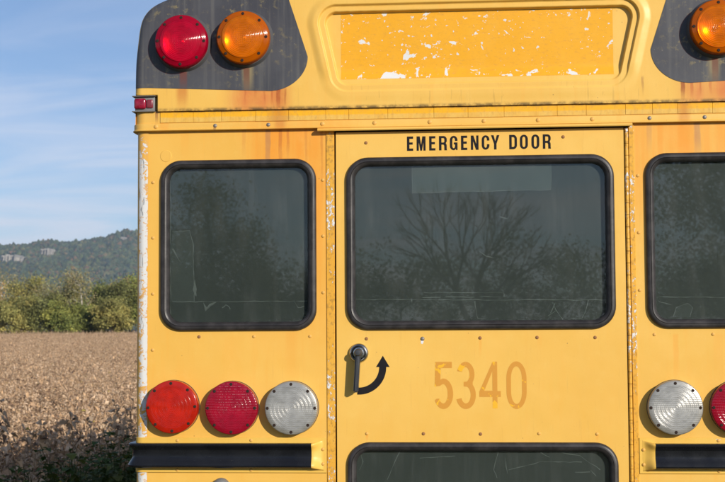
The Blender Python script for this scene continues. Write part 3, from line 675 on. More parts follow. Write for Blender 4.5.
# lettering
def arc(cx, cy, rx, ry, a0, a1, n=12): return [(cx+rx*math.cos(R_(a0+(a1-a0)*i/n)), cy+ry*math.sin(R_(a0+(a1-a0)*i/n))) for i in range(n+1)]
def glyph_outline(ch, w):
    """closed outlines in millimetres, letters 50 high, digits 160 high"""
    h, s, t = 50.0, 8.6, 8.0; r = w/2; ry = 15.0
    if ch == 'E': return [[(0, 0), (0, h), (w, h), (w, h-t), (s, h-t), (s, 29.5), (w-1.5, 29.5), (w-1.5, 21.7), (s, 21.7), (s, t), (w, t), (w, 0)]]
    if ch == 'M': return [[(0, 0), (0, h), (11, h), (w/2, 20), (w-11, h), (w, h), (w, 0), (w-7.6, 0), (w-7.6, 30), (w/2+3, 0), (w/2-3, 0), (7.6, 30), (7.6, 0)]]
    if ch == 'N': return [[(0, 0), (0, h), (9, h), (w-7.8, 20), (w-7.8, h), (w, h), (w, 0), (w-9, 0), (7.8, 30), (7.8, 0)]]
    if ch == 'Y': return [[(w/2-4.3, 0), (w/2-4.3, 20), (0, h), (9, h), (w/2, 29.5), (w-9, h), (w, h), (w/2+4.3, 20), (w/2+4.3, 0)]]
    if ch == 'D': return [[(0, 0), (0, h)]+arc(w-13, h-14, 13, 14, 90, 0)+arc(w-13, 14, 13, 14, 0, -90), [(s, t)]+arc(w-13.2, 14, 4.8, 6, -90, 0)+arc(w-13.2, h-14, 4.8, 6, 0, 90)+[(s, h-t)]]
    if ch == 'O': return [arc(r, h-ry, r, ry, 0, 180)+arc(r, ry, r, ry, 180, 360), arc(r, h-ry, r-s, ry-t+1, 0, 180)+arc(r, ry, r-s, ry-t+1, 180, 360)]
    if ch == 'C': return [[(w, 31.5)]+arc(r, h-ry, r, ry, 0, 180)+arc(r, ry, r, ry, 180, 360)+[(w, 19), (w-s, 19)]+arc(r, ry, r-s, ry-t+1, 360, 180)+arc(r, h-ry, r-s, ry-t+1, 180, 0)+[(w-s, 31.5)]]
    if ch == 'G': return [[(w, 32)]+arc(r, h-ry, r, ry, 0, 180)+arc(r, ry, r, ry, 180, 285)+[(w-6, 4.5), (w-5, 0.4), (w, 0.4), (w, 27), (r+0.5, 27), (r+0.5, 20), (w-s, 20)]+arc(r, ry, r-s, ry-t+1, 360, 180)+arc(r, h-ry, r-s, ry-t+1, 180, 0)+[(w-s, 32)]]
    if ch == 'R': return [[(0, 0), (0, h)]+arc(w-12, h-12, 12, 12, 90, 0)+[(w, 33)]+arc(w-8, 33, 8, 8, 0, -50, 5)+arc(w-8, 17, 7.6, 8, 50, 0, 5)+[(w-0.3, 5), (w+0.6, 0), (w-8.6, 0), (w-9, 16), (w-11.5, 20), (s, 20), (s, 0)], [(s, 27.5), (w-12, 27.5)]+arc(w-12, 31.2, 3.6, 3.6, -90, 0, 5)+arc(w-12, h-11.6, 3.6, 4, 0, 90, 5)+[(s, h-7.4)]]
    if ch == '5': return [[(5, 160), (w-3, 160), (w-3, 139), (23, 139), (22, 99)]+arc(32, 51, 33, 52, 98, -155, 30)+[(8, 34)]+arc(31, 51, 15.5, 33, -150, 118, 30)+[(20, 78), (2, 76)]]
    if ch == '3': return [arc(33, 117, 30, 43, 160, -38, 22)+arc(33, 47, 34, 48, 46, -162, 24)+[(18, 36)]+arc(33, 47, 16.5, 29, -158, 76, 20)+[(26, 76), (26, 92), (36, 92)]+arc(33, 117, 13, 25, -72, 160, 18)+[(5, 128)]]
    if ch == '4': return [[(46, 160), (61.5, 160), (61.5, 60), (w, 60), (w, 40), (61.5, 40), (61.5, 1), (45, 1), (45, 40), (0, 40), (0, 58)], [(45, 61), (17, 61), (45, 128)]]
    if ch == '0': return [arc(w/2, 102, w/2, 59, 0, 180, 20)+arc(w/2, 58, w/2, 59, 180, 360, 20), arc(w/2, 102, w/2-15.5, 42, 0, 180, 20)+arc(w/2, 58, w/2-15.5, 42, 180, 360, 20)]
def glyph(ch, x0, w, z0, mat, parent, name, y=-0.0044):
    cu = bpy.data.curves.new('g', 'CURVE'); cu.dimensions = '2D'; cu.fill_mode = 'BOTH'
    for pl in glyph_outline(ch, w):
        sp_ = cu.splines.new('POLY'); sp_.points.add(len(pl)-1); sp_.use_cyclic_u = True
        for q, (a, c) in zip(sp_.points, pl): q.co = (a*0.001, c*0.001, 0, 1)
    t = bpy.data.objects.new('g', cu); col.objects.link(t)
    dg = bpy.context.evaluated_depsgraph_get(); me = bpy.data.meshes.new_from_object(t.evaluated_get(dg))
    bpy.data.objects.remove(t); bpy.data.curves.remove(cu)
    for v in me.vertices: v.co = (x0+v.co.x, y, z0+v.co.y)
    me.update(); me.name = name; me.materials.clear()
    return link(name, me, mat, parent)
# each letter's place along the word (metres from the first letter's left edge), heights 50 mm
LET = [('E', 0.0, 0.0215), ('M', 0.0335, 0.0645), ('E', 0.0770, 0.0985), ('R', 0.111, 0.138), ('G', 0.1485, 0.175), ('E', 0.187, 0.2085), ('N', 0.221, 0.2475), ('C', 0.2585, 0.285), ('Y', 0.2905, 0.3195), ('D', 0.353, 0.3795), ('O', 0.3895, 0.417), ('O', 0.429, 0.456), ('R', 0.468, 0.495)]
for ch, a, b_ in LET:
    glyph(ch, -0.2473+a, (b_-a)*1000, 2.3654, m_vinyl, door, 'letter')
for ch, a, b_ in (('5', -0.1605, -0.0960), ('3', -0.0850, -0.0185), ('4', -0.0060, 0.0670), ('0', 0.0865, 0.1550)):
    glyph(ch, a, (b_-a)*1000, 1.4755, m_ghost, door, 'digit')
# curved arrow
V, F = [], []; c0 = (-0.4189, 1.6185); r0, r1 = 0.0700, 0.0945
for k in range(25):
    t = R_(-94+94*k/24); V += [(c0[0]+r*math.cos(t), -0.0044, c0[1]+r*math.sin(t)) for r in (r0, r1)]
F = [(2*k, 2*k+1, 2*k+3, 2*k+2) for k in range(24)]
n = len(V); V += [(-0.3598, -0.0044, 1.6185), (-0.3125, -0.0044, 1.6185), (-0.3360, -0.0044, 1.6575)]; F.append((n, n+1, n+2))
obj('arrow', V, F, m_vinyl, door)
# handle: chrome rosette, hub and deep lever blade
HX, HZ = -0.4186, 1.667
V, F = lathe([(0, -0.010), (0.017, -0.010), (0.019, -0.0095), (0.0215, -0.013), (0.0265, -0.0145), (0.031, -0.012), (0.0335, -0.006), (0.0338, 0.0)], 40)
fixn(obj('handle_rosette', V, F, m_chrome, door, True, 45, (HX, -0.004, HZ)).data)
bm = bmesh.new()
def bm_box(x0, x1, y0, y1, z0, z1, sh=0.0):
    r = bmesh.ops.create_cube(bm, size=1)
    for v in r['verts']:
        k = -v.co.z+0.5
        v.co = ((x0+x1)/2+v.co.x*(x1-x0)+sh*k, (y0+y1)/2+v.co.y*(y1-y0), (z0+z1)/2+v.co.z*(z1-z0))
bm_box(HX-0.008, HX+0.0085, -0.050, -0.017, 1.533, 1.668, -0.009)
bmesh.ops.bevel(bm, geom=bm.edges[:], offset=0.0048, segments=3, affect='EDGES')
me = bpy.data.meshes.new('handle_lever'); bm.to_mesh(me); bm.free(); me.polygons.foreach_set('use_smooth', [True]*len(me.polygons)); me.set_sharp_from_angle(angle=R_(40))
link('handle_lever', me, m_lever, door)
V, F = lathe([(0, -0.052), (0.009, -0.051), (0.0125, -0.046), (0.0135, -0.03), (0.0145, -0.008), (0.0145, 0.0)], 24)
fixn(obj('handle_hub', V, F, m_lever, door, True, 40, (HX, -0.004, HZ+0.002)).data)

# ------------------------------------------------------------------ sign recess film, charcoal lamp panels
X = np.linspace(-0.4755, 0.4655, 60); Z = np.linspace(2.6185, 2.850, 40)
gx, gz = np.meshgrid(X, Z, indexing='ij'); gy = cap_y(gx, gz)-0.0005
I = np.arange(60*40).reshape(60, 40)
keep = []
dR = seg_dist(gx, gz, TR); dR = np.where(inside(gx, gz, TR), -dR, dR)-SR
okv = dR < 0.0015
F = [tuple(int(q) for q in (I[i, j], I[i+1, j], I[i+1, j+1], I[i, j+1])) for i in range(59) for j in range(39) if okv[i:i+2, j:j+2].all()]
o = obj('sign_film', np.stack([gx, gy, gz], -1).reshape(-1, 3).tolist(), F, m_sign, bus, True)
tag(o, 'flaking orange sign film with white chips')
for sx in (-1, 1):
    rows = 90; cols = 120; V = []
    zz = np.concatenate([np.linspace(2.5815, 2.70, 60), np.linspace(2.703, 2.98, 70)]); rows = len(zz)
    for z in zz:
        # outer limit on the cap outline, inner limit along the slanted edge with a rounded lower corner
        zi = hz; xo = float(np.interp(z, hz[::-1], hx[::-1])) if False else None
        k = np.where(hz >= z)[0]
        xo = 1.2045 if z < 2.66 else float(np.interp(z, hz[::-1][np.argsort(hz[::-1])], hx[::-1][np.argsort(hz[::-1])]))-0.0015-0.0055*min(1, max(0, (z-2.70)/0.06))
        xi = 0.5905+max(0, z-2.70)*0.325
        if z < 2.70:
            t = (2.70-z)/0.1187; xi = 0.5905+0.135*(1-math.sqrt(max(0, 1-t*t)))
        xi = min(xi, xo-0.002)
        xq = np.linspace(xo, xi, cols)*sx
        # bottom edge droops a little towards the middle
        sag = np.where(zz.min() == z, 0, 0)
        zq = np.full(cols, z)+0.019*np.clip((np.abs(xq)-0.724)/0.43, 0, 1)*np.clip((2.70-z)/0.118, 0, 1)
        yq = cap_y(xq, zq)-0.0016
        V += list(zip(xq.tolist(), yq.tolist(), zq.tolist()))
    I = np.arange(rows*cols).reshape(rows, cols)
    F = [tuple(int(q) for q in (I[i, j], I[i+1, j], I[i+1, j+1], I[i, j+1])) for i in range(rows-1) for j in range(cols-1)]
    me = fixn(mesh('lamp_panel', V, F, True)); o = link('lamp_panel', me, m_dark, bus)

# ------------------------------------------------------------------ lamps
def ridged(r0, r1, y0, y1, n, amp):
    """radial profile with concentric ridges"""
    P = []
    for k in range(n*4+1):
        t = k/(n*4); r = r0+(r1-r0)*t
        P.append((r, y0+(y1-y0)*t*t - amp*math.sin(2*math.pi*k/4)))
    return P
flat_prof = [(0, -0.0385)] + ridged(0.003, 0.0755, -0.0383, -0.0365, 20, 0.00030) + [(0.077, -0.0362), (0.087, -0.0356), (0.0902, -0.0342), (0.0915, -0.0312), (0.0918, -0.026), (0.0918, -0.004)]
warn_prof = [(0, -0.058)] + ridged(0.004, 0.072, -0.0578, -0.0515, 12, 0.00045) + [(0.0745, -0.049), (0.076, -0.0475), (0.087, -0.0462), (0.0912, -0.043), (0.0933, -0.037), (0.0936, -0.018)]
lens_flat = {}; lens_warn = {}
V, F = lathe(flat_prof, 72); base_flat = (V, F)
V, F = lathe(warn_prof, 72); base_warn = (V, F)
def lens_mesh(kind, vf):
    me = fixn(mesh('lens_'+kind, vf[0], vf[1], True, 50)); me.materials.append(m_lens[kind]); return me
LM = {k: lens_mesh(k, base_flat) for k in ('red', 'crimson', 'clear')}
LM.update({k: lens_mesh(k, base_warn) for k in ('wred', 'wamb')})
V, F = lathe([(0.0, -0.003), (0.0922, -0.003), (0.0924, -0.0045), (0.0928, -0.004), (0.0932, 0.0), (0.0932, 0.003)], 64)
hs_flat = fixn(mesh('lamp_base', V, F, True, 40)); hs_flat.materials.append(m_dhouse)
V, F = lathe([(0.0, -0.016), (0.0728, -0.016), (0.0735, -0.0440), (0.0895, -0.0425), (0.0905, -0.017), (0.0955, -0.017), (0.0968, -0.015), (0.0985, -0.007), (0.102, -0.002), (0.104, 0.004)], 64)
hs_warn = fixn(mesh('lamp_base', V, F, True, 40)); hs_warn.materials.append(m_dhouse)
V, F = lathe([(0, -0.0185), (0.010, -0.0185)] + [(0.01+0.06*k/10, -0.0185-0.016*(k/10)**2) for k in range(1, 11)] + [(0.072, -0.033)], 48)
rf = fixn(mesh('reflector', V, F, True)); rf.materials.append(m_refl)
V, F = lathe([(0, -0.036), (0.005, -0.035), (0.008, -0.031), (0.007, -0.0185)], 16)
bl = fixn(mesh('bulb', V, F, True)); bl.materials.append(m_refl)
V, F = lathe([(0, -0.0006), (0.0024, -0.0004), (0.0050, -0.0012), (0.0056, 0.0004)], 10)
scr = fixn(mesh('screw', V, F, True)); scr.materials.append(m_lscrew)
def lamp(name, label, kind, x, z, y, warn=False, rot=0.0):
    b_ = link(name, hs_warn if warn else hs_flat, None, bus, (x, y, z)); tag(b_, label)
    L = link('lens', LM[kind], None, b_); L.rotation_euler = (0, rot, 0)
    if warn:
        link('reflector', rf, None, b_); link('bulb', bl, None, b_)
    for k in range(8):
        a = R_(45*k+90)+rot*0.3
        rr, yy = (0.0818, -0.0470) if warn else (0.0818, -0.0358)
        link('screw', scr, None, b_, (rr*math.cos(a), yy, rr*math.sin(a)))
for sx in (-1, 1):
    sd = 'left' if sx < 0 else 'right'
    lamp('tail_lamp', f'orange red round lamp near the {sd} corner post', 'red', sx*1.0675, 1.4835, 0.0, False, R_(5))
    lamp('brake_lamp', f'crimson round lamp between red and clear lamps, {sd} of the door', 'crimson', sx*0.859, 1.480, 0.0)
    lamp('reversing_lamp', f'clear round lamp nearest the door on the {sd}', 'clear', sx*0.651, 1.4795, 0.0)
    lamp('warning_lamp', f'red round warning lamp at the {sd} roof corner', 'wred', sx*1.031, 2.756, -0.0225, True, R_(-4))
    lamp('warning_lamp', f'amber round warning lamp on the {sd} charcoal panel', 'wamb', sx*0.813, 2.765, -0.0225, True, R_(-3))
# corner marker lamps: bracket plates, red lens box
m_mk = Mat('marker_red'); P = m_mk.pos()
m_mk = m_mk.done(m_mk.bsdf(m_mk.mix(m_mk.ss(m_mk.noise(P, 60, 3), 0.4, 0.6), (0.20, 0.004, 0.02), (0.30, 0.01, 0.035)), 0.15, 0, 0.6))
for sx in (-1, 1):
    x0, x1 = sorted((sx*1.134, sx*1.2055))
    mk = box('marker_lamp', x0, x1, -0.014, 0.035, 2.519, 2.570, m_house, bus, 0.004, 2)
    tag(mk, 'small red marker lamp in a grey bracket on the %s corner' % ('left' if sx < 0 else 'right'))
    a, b_ = sorted((sx*1.140, sx*1.163)); box('lens', a, b_, -0.0195, 0.0, 2.5295, 2.5605, simple('marker_bezel', (0.23, 0.03, 0.045), 0.2, var=0.6, nscale=90) if sx < 0 else m_mk, mk, 0.004, 3)
    a, b_ = sorted((sx*1.165, sx*1.2075)); box('lens', a, b_, -0.0235, 0.034, 2.5265, 2.5645, m_mk, mk, 0.008, 4)
    for zz in (2.5165, 2.5705):
        a, b_ = sorted((sx*1.131, sx*1.214)); box('bracket_plate', a, b_, -0.0235, 0.036, zz, zz+0.003, m_house, mk, 0.001, 1)
box('side_bolt', -1.2195, -1.2, 0.10, 0.13, 2.431, 2.437, m_black, bus)

# ------------------------------------------------------------------ rub rails
RZ = 1.3165
RP = [(0.003, RZ+0.042), (0.020, RZ+0.0425), (0.0265, RZ+0.041), (0.0295, RZ+0.037), (0.0285, RZ+0.0325), (0.022, RZ+0.026), (0.0165, RZ+0.018), (0.0155, RZ+0.012), (0.0155, RZ-0.004), (0.0165, RZ-0.009), (0.023, RZ-0.020), (0.0295, RZ-0.029), (0.0310, RZ-0.034), (0.0295, RZ-0.039), (0.025, RZ-0.0425), (0.003, RZ-0.0425)]
for sx in (-1, 1):
    path = wrap_path(0.5825, 8.4, 0.022, -0.002)
    rv = lambda VV: [(-x, y, z) for x, y, z in VV] if sx > 0 else VV
    V, F = sweep(wrap_path(0.520+0.012, 8.4, 0.026, -0.0005, 1.2015), [(0.001, RZ+0.0605), (0.0035, RZ+0.0605), (0.0045, RZ+0.0595), (0.0045, RZ-0.0590), (0.0035, RZ-0.060), (0.001, RZ-0.060)])
    fl = obj('rail_flange', rv(V), F, m_flange, bus, True, 40); fixn(fl.data)
    V, F = sweep(path, RP)
    rl = obj('rub_rail', rv(V), F, m_rail, bus, True, 22); fixn(rl.data)
    # pressed yellow end piece fading from the rail section to flat
    V, F = [], []; n = len(RP); st = 10
    for i in range(st+1):
        t = i/st; k = 1-sm(np.array([t]))[0]
        V += [(-(0.5825-0.040*t), -0.002-(0.0035+(o-0.0035)*k if o > .004 else 0.003)*1.0, RZ+(z-RZ)*(1+0.22*t)) for (o, z) in RP]
    for i in range(st):
        F += [(i*n+j, (i+1)*n+j, (i+1)*n+j+1, i*n+j+1) for j in range(n-1)]
    me = fixn(mesh('rail_end', rv(V), F, True)); link('rail_end', me, m_flange, bus)
    for (x, z) in ((1.053, 1.3665), (1.053, 1.2655), (0.7945, 1.3675), (0.7945, 1.2655)):
        rivet(rv_y, sx*x, -0.0045, z, rl, 'screw')
    for z in (1.337, 1.287): rivet(rv_y, sx*0.545, -0.0062, z, rl, 'screw')
# small metal housing under the left rail
V, F = lathe([(0, -0.028), (0.022, -0.027), (0.030, -0.022), (0.0335, -0.012), (0.034, 0.0)], 32)
V = [(x*0.95, y, z*1.0) for x, y, z in V]
me = fixn(mesh('plate_lamp', V, F, True)); o = link('plate_lamp', me, m_house, bus, (-0.899, 0, 1.2045)); tag(o, 'small round grey metal housing below the left rub rail')
# ------------------------------------------------------------------ ground
def gz(x, y):
    x = np.asarray(x, float); y = np.asarray(y, float)
    side = sm((-x-2.4)/2.6)+sm((x-6.0)/3.0)
    z = -0.5*side*sm((y+3)/4.0)
    z = z+0.80*sm((y-35)/190.0)*side
    return z
gxs = np.concatenate([np.linspace(-9000, -400, 16), np.linspace(-380, -40, 18), np.linspace(-38, 20, 59), np.linspace(40, 400, 10), np.linspace(600, 9000, 10)])
gys = np.concatenate([np.linspace(-3000, -100, 10), np.linspace(-90, -10, 9), np.linspace(-8, 60, 69), np.linspace(65, 300, 30), np.linspace(400, 9000, 16)])
a, b_ = np.meshgrid(gxs, gys, indexing='ij'); I = np.arange(a.size).reshape(a.shape)
F = np.stack([I[:-1, :-1], I[1:, :-1], I[1:, 1:], I[:-1, 1:]], -1).reshape(-1, 4).tolist()
def ground_mat():
    M = Mat('ground_soil_grass'); P = M.pos()
    soil = M.mix(M.ss(M.noise(P, 3, 6), 0.3, 0.7), (0.06, 0.042, 0.03), (0.11, 0.08, 0.055))
    grass = M.mix(M.ss(M.noise(P, 8, 6, 0.7), 0.3, 0.7), (0.06, 0.085, 0.025), (0.17, 0.15, 0.06))
    f = M.mul(M.ss(M.x, -3.0, -5.5), M.ss(M.y, -3.0, 0.0))
    return M.done(M.bsdf(M.mix(f, grass, soil), 0.9, 0, 0.1, M.bump(M.noise(P, 12, 5, 0.7), 0.6, 0.04)))
o = obj('ground', np.stack([a, b_, gz(a, b_)], -1).reshape(-1, 3).tolist(), F, ground_mat(), None, True); tag(o, kind='structure')

# ------------------------------------------------------------------ leaf material with a per-leaf tint
def leaf_mat(name, trans=0.25, rough=0.6, vary=0.0):
    M = Mat(name); c = M.attr('tint')
    if vary:
        oi = M.node('ShaderNodeObjectInfo')
        c = M.mix(M.mul(oi.outputs['Random'], vary), c, (0.20, 0.125, 0.075))
    p = M.bsdf(c, rough, 0, 0.25)
    t = M.node('ShaderNodeBsdfTranslucent'); M.put(t.inputs[0], c)
    a = M.node('ShaderNodeMixShader'); a.inputs[0].default_value = trans
    M.t.links.new(p, a.inputs[1]); M.t.links.new(t.outputs[0], a.inputs[2])
    return M.done(a.outputs[0])
m_soy = leaf_mat('dry_soybean', 0.18, 0.65, 0.2); m_weed = leaf_mat('green_leaf', 0.25); m_leaf = leaf_mat('tree_leaf', 0.22)
def bark_mat(name, a, b):
    M = Mat(name); P = M.pos()
    return M.done(M.bsdf(M.mix(M.ss(M.noise(M.scl(P, (1, 1, 0.25)), 7, 5, 0.7), 0.3, 0.7), a, b), 0.85, 0, 0.2, M.bump(M.noise(M.scl(P, (1, 1, 0.25)), 14, 4), 0.6, 0.02)))
m_bark = bark_mat('bark_brown', (0.10, 0.075, 0.055), (0.19, 0.155, 0.12)); m_pale = bark_mat('bark_pale', (0.42, 0.38, 0.32), (0.62, 0.58, 0.50))
def tinted(name, V, F, T, mat, smooth=False):
    """mesh with a colour per face"""
    me = mesh(name, V, F, smooth); ca = me.color_attributes.new('tint', 'FLOAT_COLOR', 'CORNER')
    ln = np.array([len(f) for f in F]); T = np.asarray(T, float)
    buf = np.ones((ln.sum(), 4)); buf[:, :3] = np.repeat(T, ln, axis=0)
    if len(ca.data) == len(buf): ca.data.foreach_set('color', buf.ravel())
    me.materials.append(mat); return me
# dry soybean plants
SOY = [(0.71, 0.505, 0.32), (0.62, 0.42, 0.255), (0.80, 0.59, 0.40), (0.46, 0.31, 0.195), (0.73, 0.555, 0.38), (0.24, 0.155, 0.10), (0.70, 0.46, 0.26)]
def soy(seed, green=0.0):
    r = np.random.default_rng(seed); V, F, T = [], [], []
    h = 0.92+0.12*r.standard_normal(); h = float(np.clip(h, 0.72, 1.12))
    stems = []
    lean = r.normal(0, 0.05, 2)
    main = [(lean[0]*t*t*2+0.012*math.sin(5*t+seed), lean[1]*t*t*2+0.012*math.cos(4*t+seed), h*t) for t in np.linspace(0, 1, 7)]
    stems.append((main, 0.0045))
    for k in range(int(r.integers(3, 6))):
        t0 = r.uniform(0.05, 0.35); p = np.array(main[int(t0*6)]); a = r.uniform(0, 2*math.pi); L = r.uniform(0.35, 0.7)*h
        stems.append(([tuple(p+np.array([math.cos(a)*0.20*L*s**0.8, math.sin(a)*0.20*L*s**0.8, L*s])) for s in np.linspace(0, 1, 5)], 0.003))
    for P, w in stems:
        b = len(F); tube_into(V, F, P, np.linspace(w, w*0.5, len(P)), 3); T += [(0.33, 0.22, 0.13)]*(len(F)-b)
    for P, w in stems:
        P = np.array(P); m_ = 46 if w > 0.004 else 20
        for k in range(m_):
            t = r.uniform(0.12 if w > .004 else 0.2, 1.02)*(len(P)-1); i = min(int(t), len(P)-2); q = P[i]+(P[i+1]-P[i])*(t-i)
            pod = r.random() < 0.62; a = r.uniform(0, 2*math.pi); el = r.uniform(-1.3, 0.7)
            if pod and r.random() < 0.65: el = r.uniform(0.3, 1.3)          # pods stand close along the stem
            d = np.array([math.cos(a)*math.cos(el), math.sin(a)*math.cos(el), math.sin(el)]); s = np.cross(d, r.standard_normal(3)); s /= np.linalg.norm(s)
            u = np.cross(d, s); b = len(V); base = q+d*r.uniform(0.0, 0.02)
            if pod:
                L = r.uniform(0.04, 0.065); w_ = L*0.2; d2 = d+np.array([0, 0, -0.35])
                V += [tuple(base), tuple(base+d*L*0.45+s*w_), tuple(base+d*L*0.45-s*w_*.6+u*w_*.9), tuple(base+d*L*0.45-s*w_*.6-u*w_*.9), tuple(base+d2*L)]
                F += [(b, b+1, b+2), (b, b+2, b+3), (b, b+3, b+1), (b+4, b+2, b+1), (b+4, b+3, b+2), (b+4, b+1, b+3)]
                c = np.array(SOY[int(r.integers(0, 7))])*r.uniform(0.8, 1.15); T += [tuple(c)]*6
            else:
                L = r.uniform(0.035, 0.085); w_ = L*r.uniform(0.2, 0.42); tip = base+d*L+np.array([0, 0, -L*r.uniform(0, .5)])+u*L*r.uniform(-.3, .3)
                mid = base+d*L*0.5; cu = u*L*r.uniform(-0.3, 0.3)
                V += [tuple(base), tuple(mid+s*w_+cu), tuple(tip), tuple(mid-s*w_+cu), tuple(mid)]
                F += [(b, b+1, b+4), (b+1, b+2, b+4), (b, b+4, b+3), (b+4, b+2, b+3)]
                c = np.array(SOY[int(r.integers(0, 7))])*r.uniform(0.8, 1.2)
                if r.random() < 0.002: c = np.array((0.40, 0.33, 0.06))
                T += [tuple(c)]*4
    return tinted('soybean_plant', V, F, T, m_soy)
def weed(seed):
    r = np.random.default_rng(seed); V, F, T = [], [], []
    for k in range(9):
        a = r.uniform(0, 6.28); L = r.uniform(0.35, 0.75); sp_ = r.uniform(0.1, 0.3)
        P = [np.array((math.cos(a)*sp_*t, math.sin(a)*sp_*t, L*t)) for t in np.linspace(0, 1, 5)]
        b = len(F); tube_into(V, F, P, np.linspace(0.004, 0.002, 5), 3); T += [(0.07, 0.10, 0.03)]*(len(F)-b)
        for i in range(16):
            t = r.uniform(0.25, 1.0)*4; j = min(int(t), 3); q = P[j]+(P[j+1]-P[j])*(t-j)
            aa = r.uniform(0, 6.28); d = np.array((math.cos(aa)*.8, math.sin(aa)*.8, r.uniform(-.3, .5))); s = np.array((-math.sin(aa), math.cos(aa), 0)); L2 = r.uniform(0.05, 0.10); b = len(V)
            mid = q+d*L2*.5; V += [tuple(q), tuple(mid+s*L2*.36), tuple(q+d*L2+np.array((0, 0, -L2*.35))), tuple(mid-s*L2*.36), tuple(mid+np.array((0, 0, -.008)))]
            F += [(b, b+1, b+4), (b+1, b+2, b+4), (b, b+4, b+3), (b+4, b+2, b+3)]
            c = np.array(((0.055, 0.10, 0.022), (0.08, 0.13, 0.03), (0.13, 0.15, 0.03))[int(r.integers(0, 3))])*r.uniform(.7, 1.2); T += [tuple(c)]*4
    return tinted('weed_plant', V, F, T, m_weed)
soy_me = [soy(100+k) for k in range(10)]; weed_me = [weed(40+k) for k in range(3)]
r = np.random.default_rng(11)
pts = []
def row_pts(d0, d1, s0, s1, dens):
    A = (d1*d1-d0*d0)/2*(s1-s0); n = int(A*dens)
    D = np.sqrt(r.uniform(d0*d0, d1*d1, n)); s = r.uniform(s0, s1, n)
    x = CAM.x+D*s; y = CAM.y+D
    x = np.round(x/0.38)*0.38+r.normal(0, 0.10, n)          # drilled rows run away from the road
    k = (x < -3.3) | ((x > 9.0) & (y > 6)); return np.stack([x, y], -1)[k]
near = row_pts(9.0, 38.0, -0.62, -0.13, 12); mid_ = row_pts(38.0, 110.0, -0.50, -0.15, 8); far = row_pts(110.0, 212.0, -0.46, -0.16, 5)
rgt = row_pts(14.0, 200.0, 0.30, 0.42, 2.0)
D = near[:, 1]-CAM.y; s = (near[:, 0]-CAM.x)/D; px = 362.5+1450*np.tan(np.arctan(s)+yaw)
inview = (px > -8) & (px < 142) & (D > 11.0)
order = np.argsort(np.where(inview, D, 1e9))[:300]
first = np.zeros(len(near), bool); first[order] = True
lab = 'dry brown soybean plant in the front rows of the field left of the bus'
for k, (x, y) in enumerate(near[first]):
    o = link('soybean_plant', soy_me[int(r.integers(0, 10))], None, None, (x, y, float(gz(x, y))-0.02))
    o.rotation_euler = (r.normal(0, .06), r.normal(0, .06), r.uniform(0, 6.28)); sc = r.uniform(0.72, 1.12) if r.random() > 0.09 else r.uniform(1.2, 1.4); o.scale = (sc, sc, sc)
    tag(o, lab, 'soybean plant', 'nearest dry soybean plants')
allp = np.concatenate([near[~first], mid_, far, rgt])
# a few green weeds among the nearest rows
for k in range(80):
    D_ = r.uniform(10.5, 16.0); sl = r.uniform(-0.345, -0.235); x, y = CAM.x+D_*sl, CAM.y+D_
    o = link('weed_plant', weed_me[k % 3], None, None, (x, y, float(gz(x, y))-0.02)); o.rotation_euler = (0, 0, r.uniform(0, 6.28)); sc = r.uniform(1.0, 1.4); o.scale = (sc, sc, sc)
    tag(o, 'green leafy weed growing low among the shaded front soybean plants', 'weed', 'green weeds in the shaded front rows')
# the rest of the crop: one mass, instanced
src = bpy.data.collections.new('soybean_sources')
for k, me in enumerate(soy_me):
    so = bpy.data.objects.new('soybean_source_%02d' % k, me); src.objects.link(so)
me = bpy.data.meshes.new('soybean_crop'); P3 = np.concatenate([allp, (gz(allp[:, 0], allp[:, 1])-0.02)[:, None]], 1)
me.from_pydata(P3.tolist(), [], [])
n = len(P3)
at = me.attributes.new('rot', 'FLOAT_VECTOR', 'POINT'); at.data.foreach_set('vector', np.stack([r.normal(0, .08, n), r.normal(0, .08, n), r.uniform(0, 6.28, n)], -1).ravel())
at = me.attributes.new('scl', 'FLOAT', 'POINT'); at.data.foreach_set('value', r.uniform(0.75, 1.15, n)*np.where(r.random(n) > 0.93, 1.3, 1.0)*np.where(P3[:, 1] > 105, 1.1, 1.0))
at = me.attributes.new('pick', 'INT', 'POINT'); at.data.foreach_set('value', r.integers(0, 10, n).astype(np.int32))
crop = bpy.data.objects.new('soybean_crop', me); col.objects.link(crop); me.materials.append(m_soy)
tag(crop, 'wide field of dry brown soybeans reaching to the tree line', 'crop field', None, 'stuff')
ng = bpy.data.node_groups.new('crop_instances', 'GeometryNodeTree')
ng.interface.new_socket('Geometry', in_out='INPUT', socket_type='NodeSocketGeometry'); ng.interface.new_socket('Geometry', in_out='OUTPUT', socket_type='NodeSocketGeometry')
gi = ng.nodes.new('NodeGroupInput'); go = ng.nodes.new('NodeGroupOutput'); ip = ng.nodes.new('GeometryNodeInstanceOnPoints'); ci = ng.nodes.new('GeometryNodeCollectionInfo')
ci.inputs['Collection'].default_value = src; ci.inputs['Separate Children'].default_value = True; ci.inputs['Reset Children'].default_value = True
def na(nm, dt):
    q = ng.nodes.new('GeometryNodeInputNamedAttribute'); q.data_type = dt; q.inputs['Name'].default_value = nm; return [s_ for s_ in q.outputs if s_.enabled and s_.name == 'Attribute'][0]
L = ng.links.new
L(gi.outputs[0], ip.inputs['Points']); L(ci.outputs[0], ip.inputs['Instance']); ip.inputs['Pick Instance'].default_value = True
L(na('pick', 'INT'), ip.inputs['Instance Index']); L(na('rot', 'FLOAT_VECTOR'), ip.inputs['Rotation']); L(na('scl', 'FLOAT'), ip.inputs['Scale'])
L(ip.outputs[0], go.inputs[0])
md = crop.modifiers.new('instances', 'NODES'); md.node_group = ng

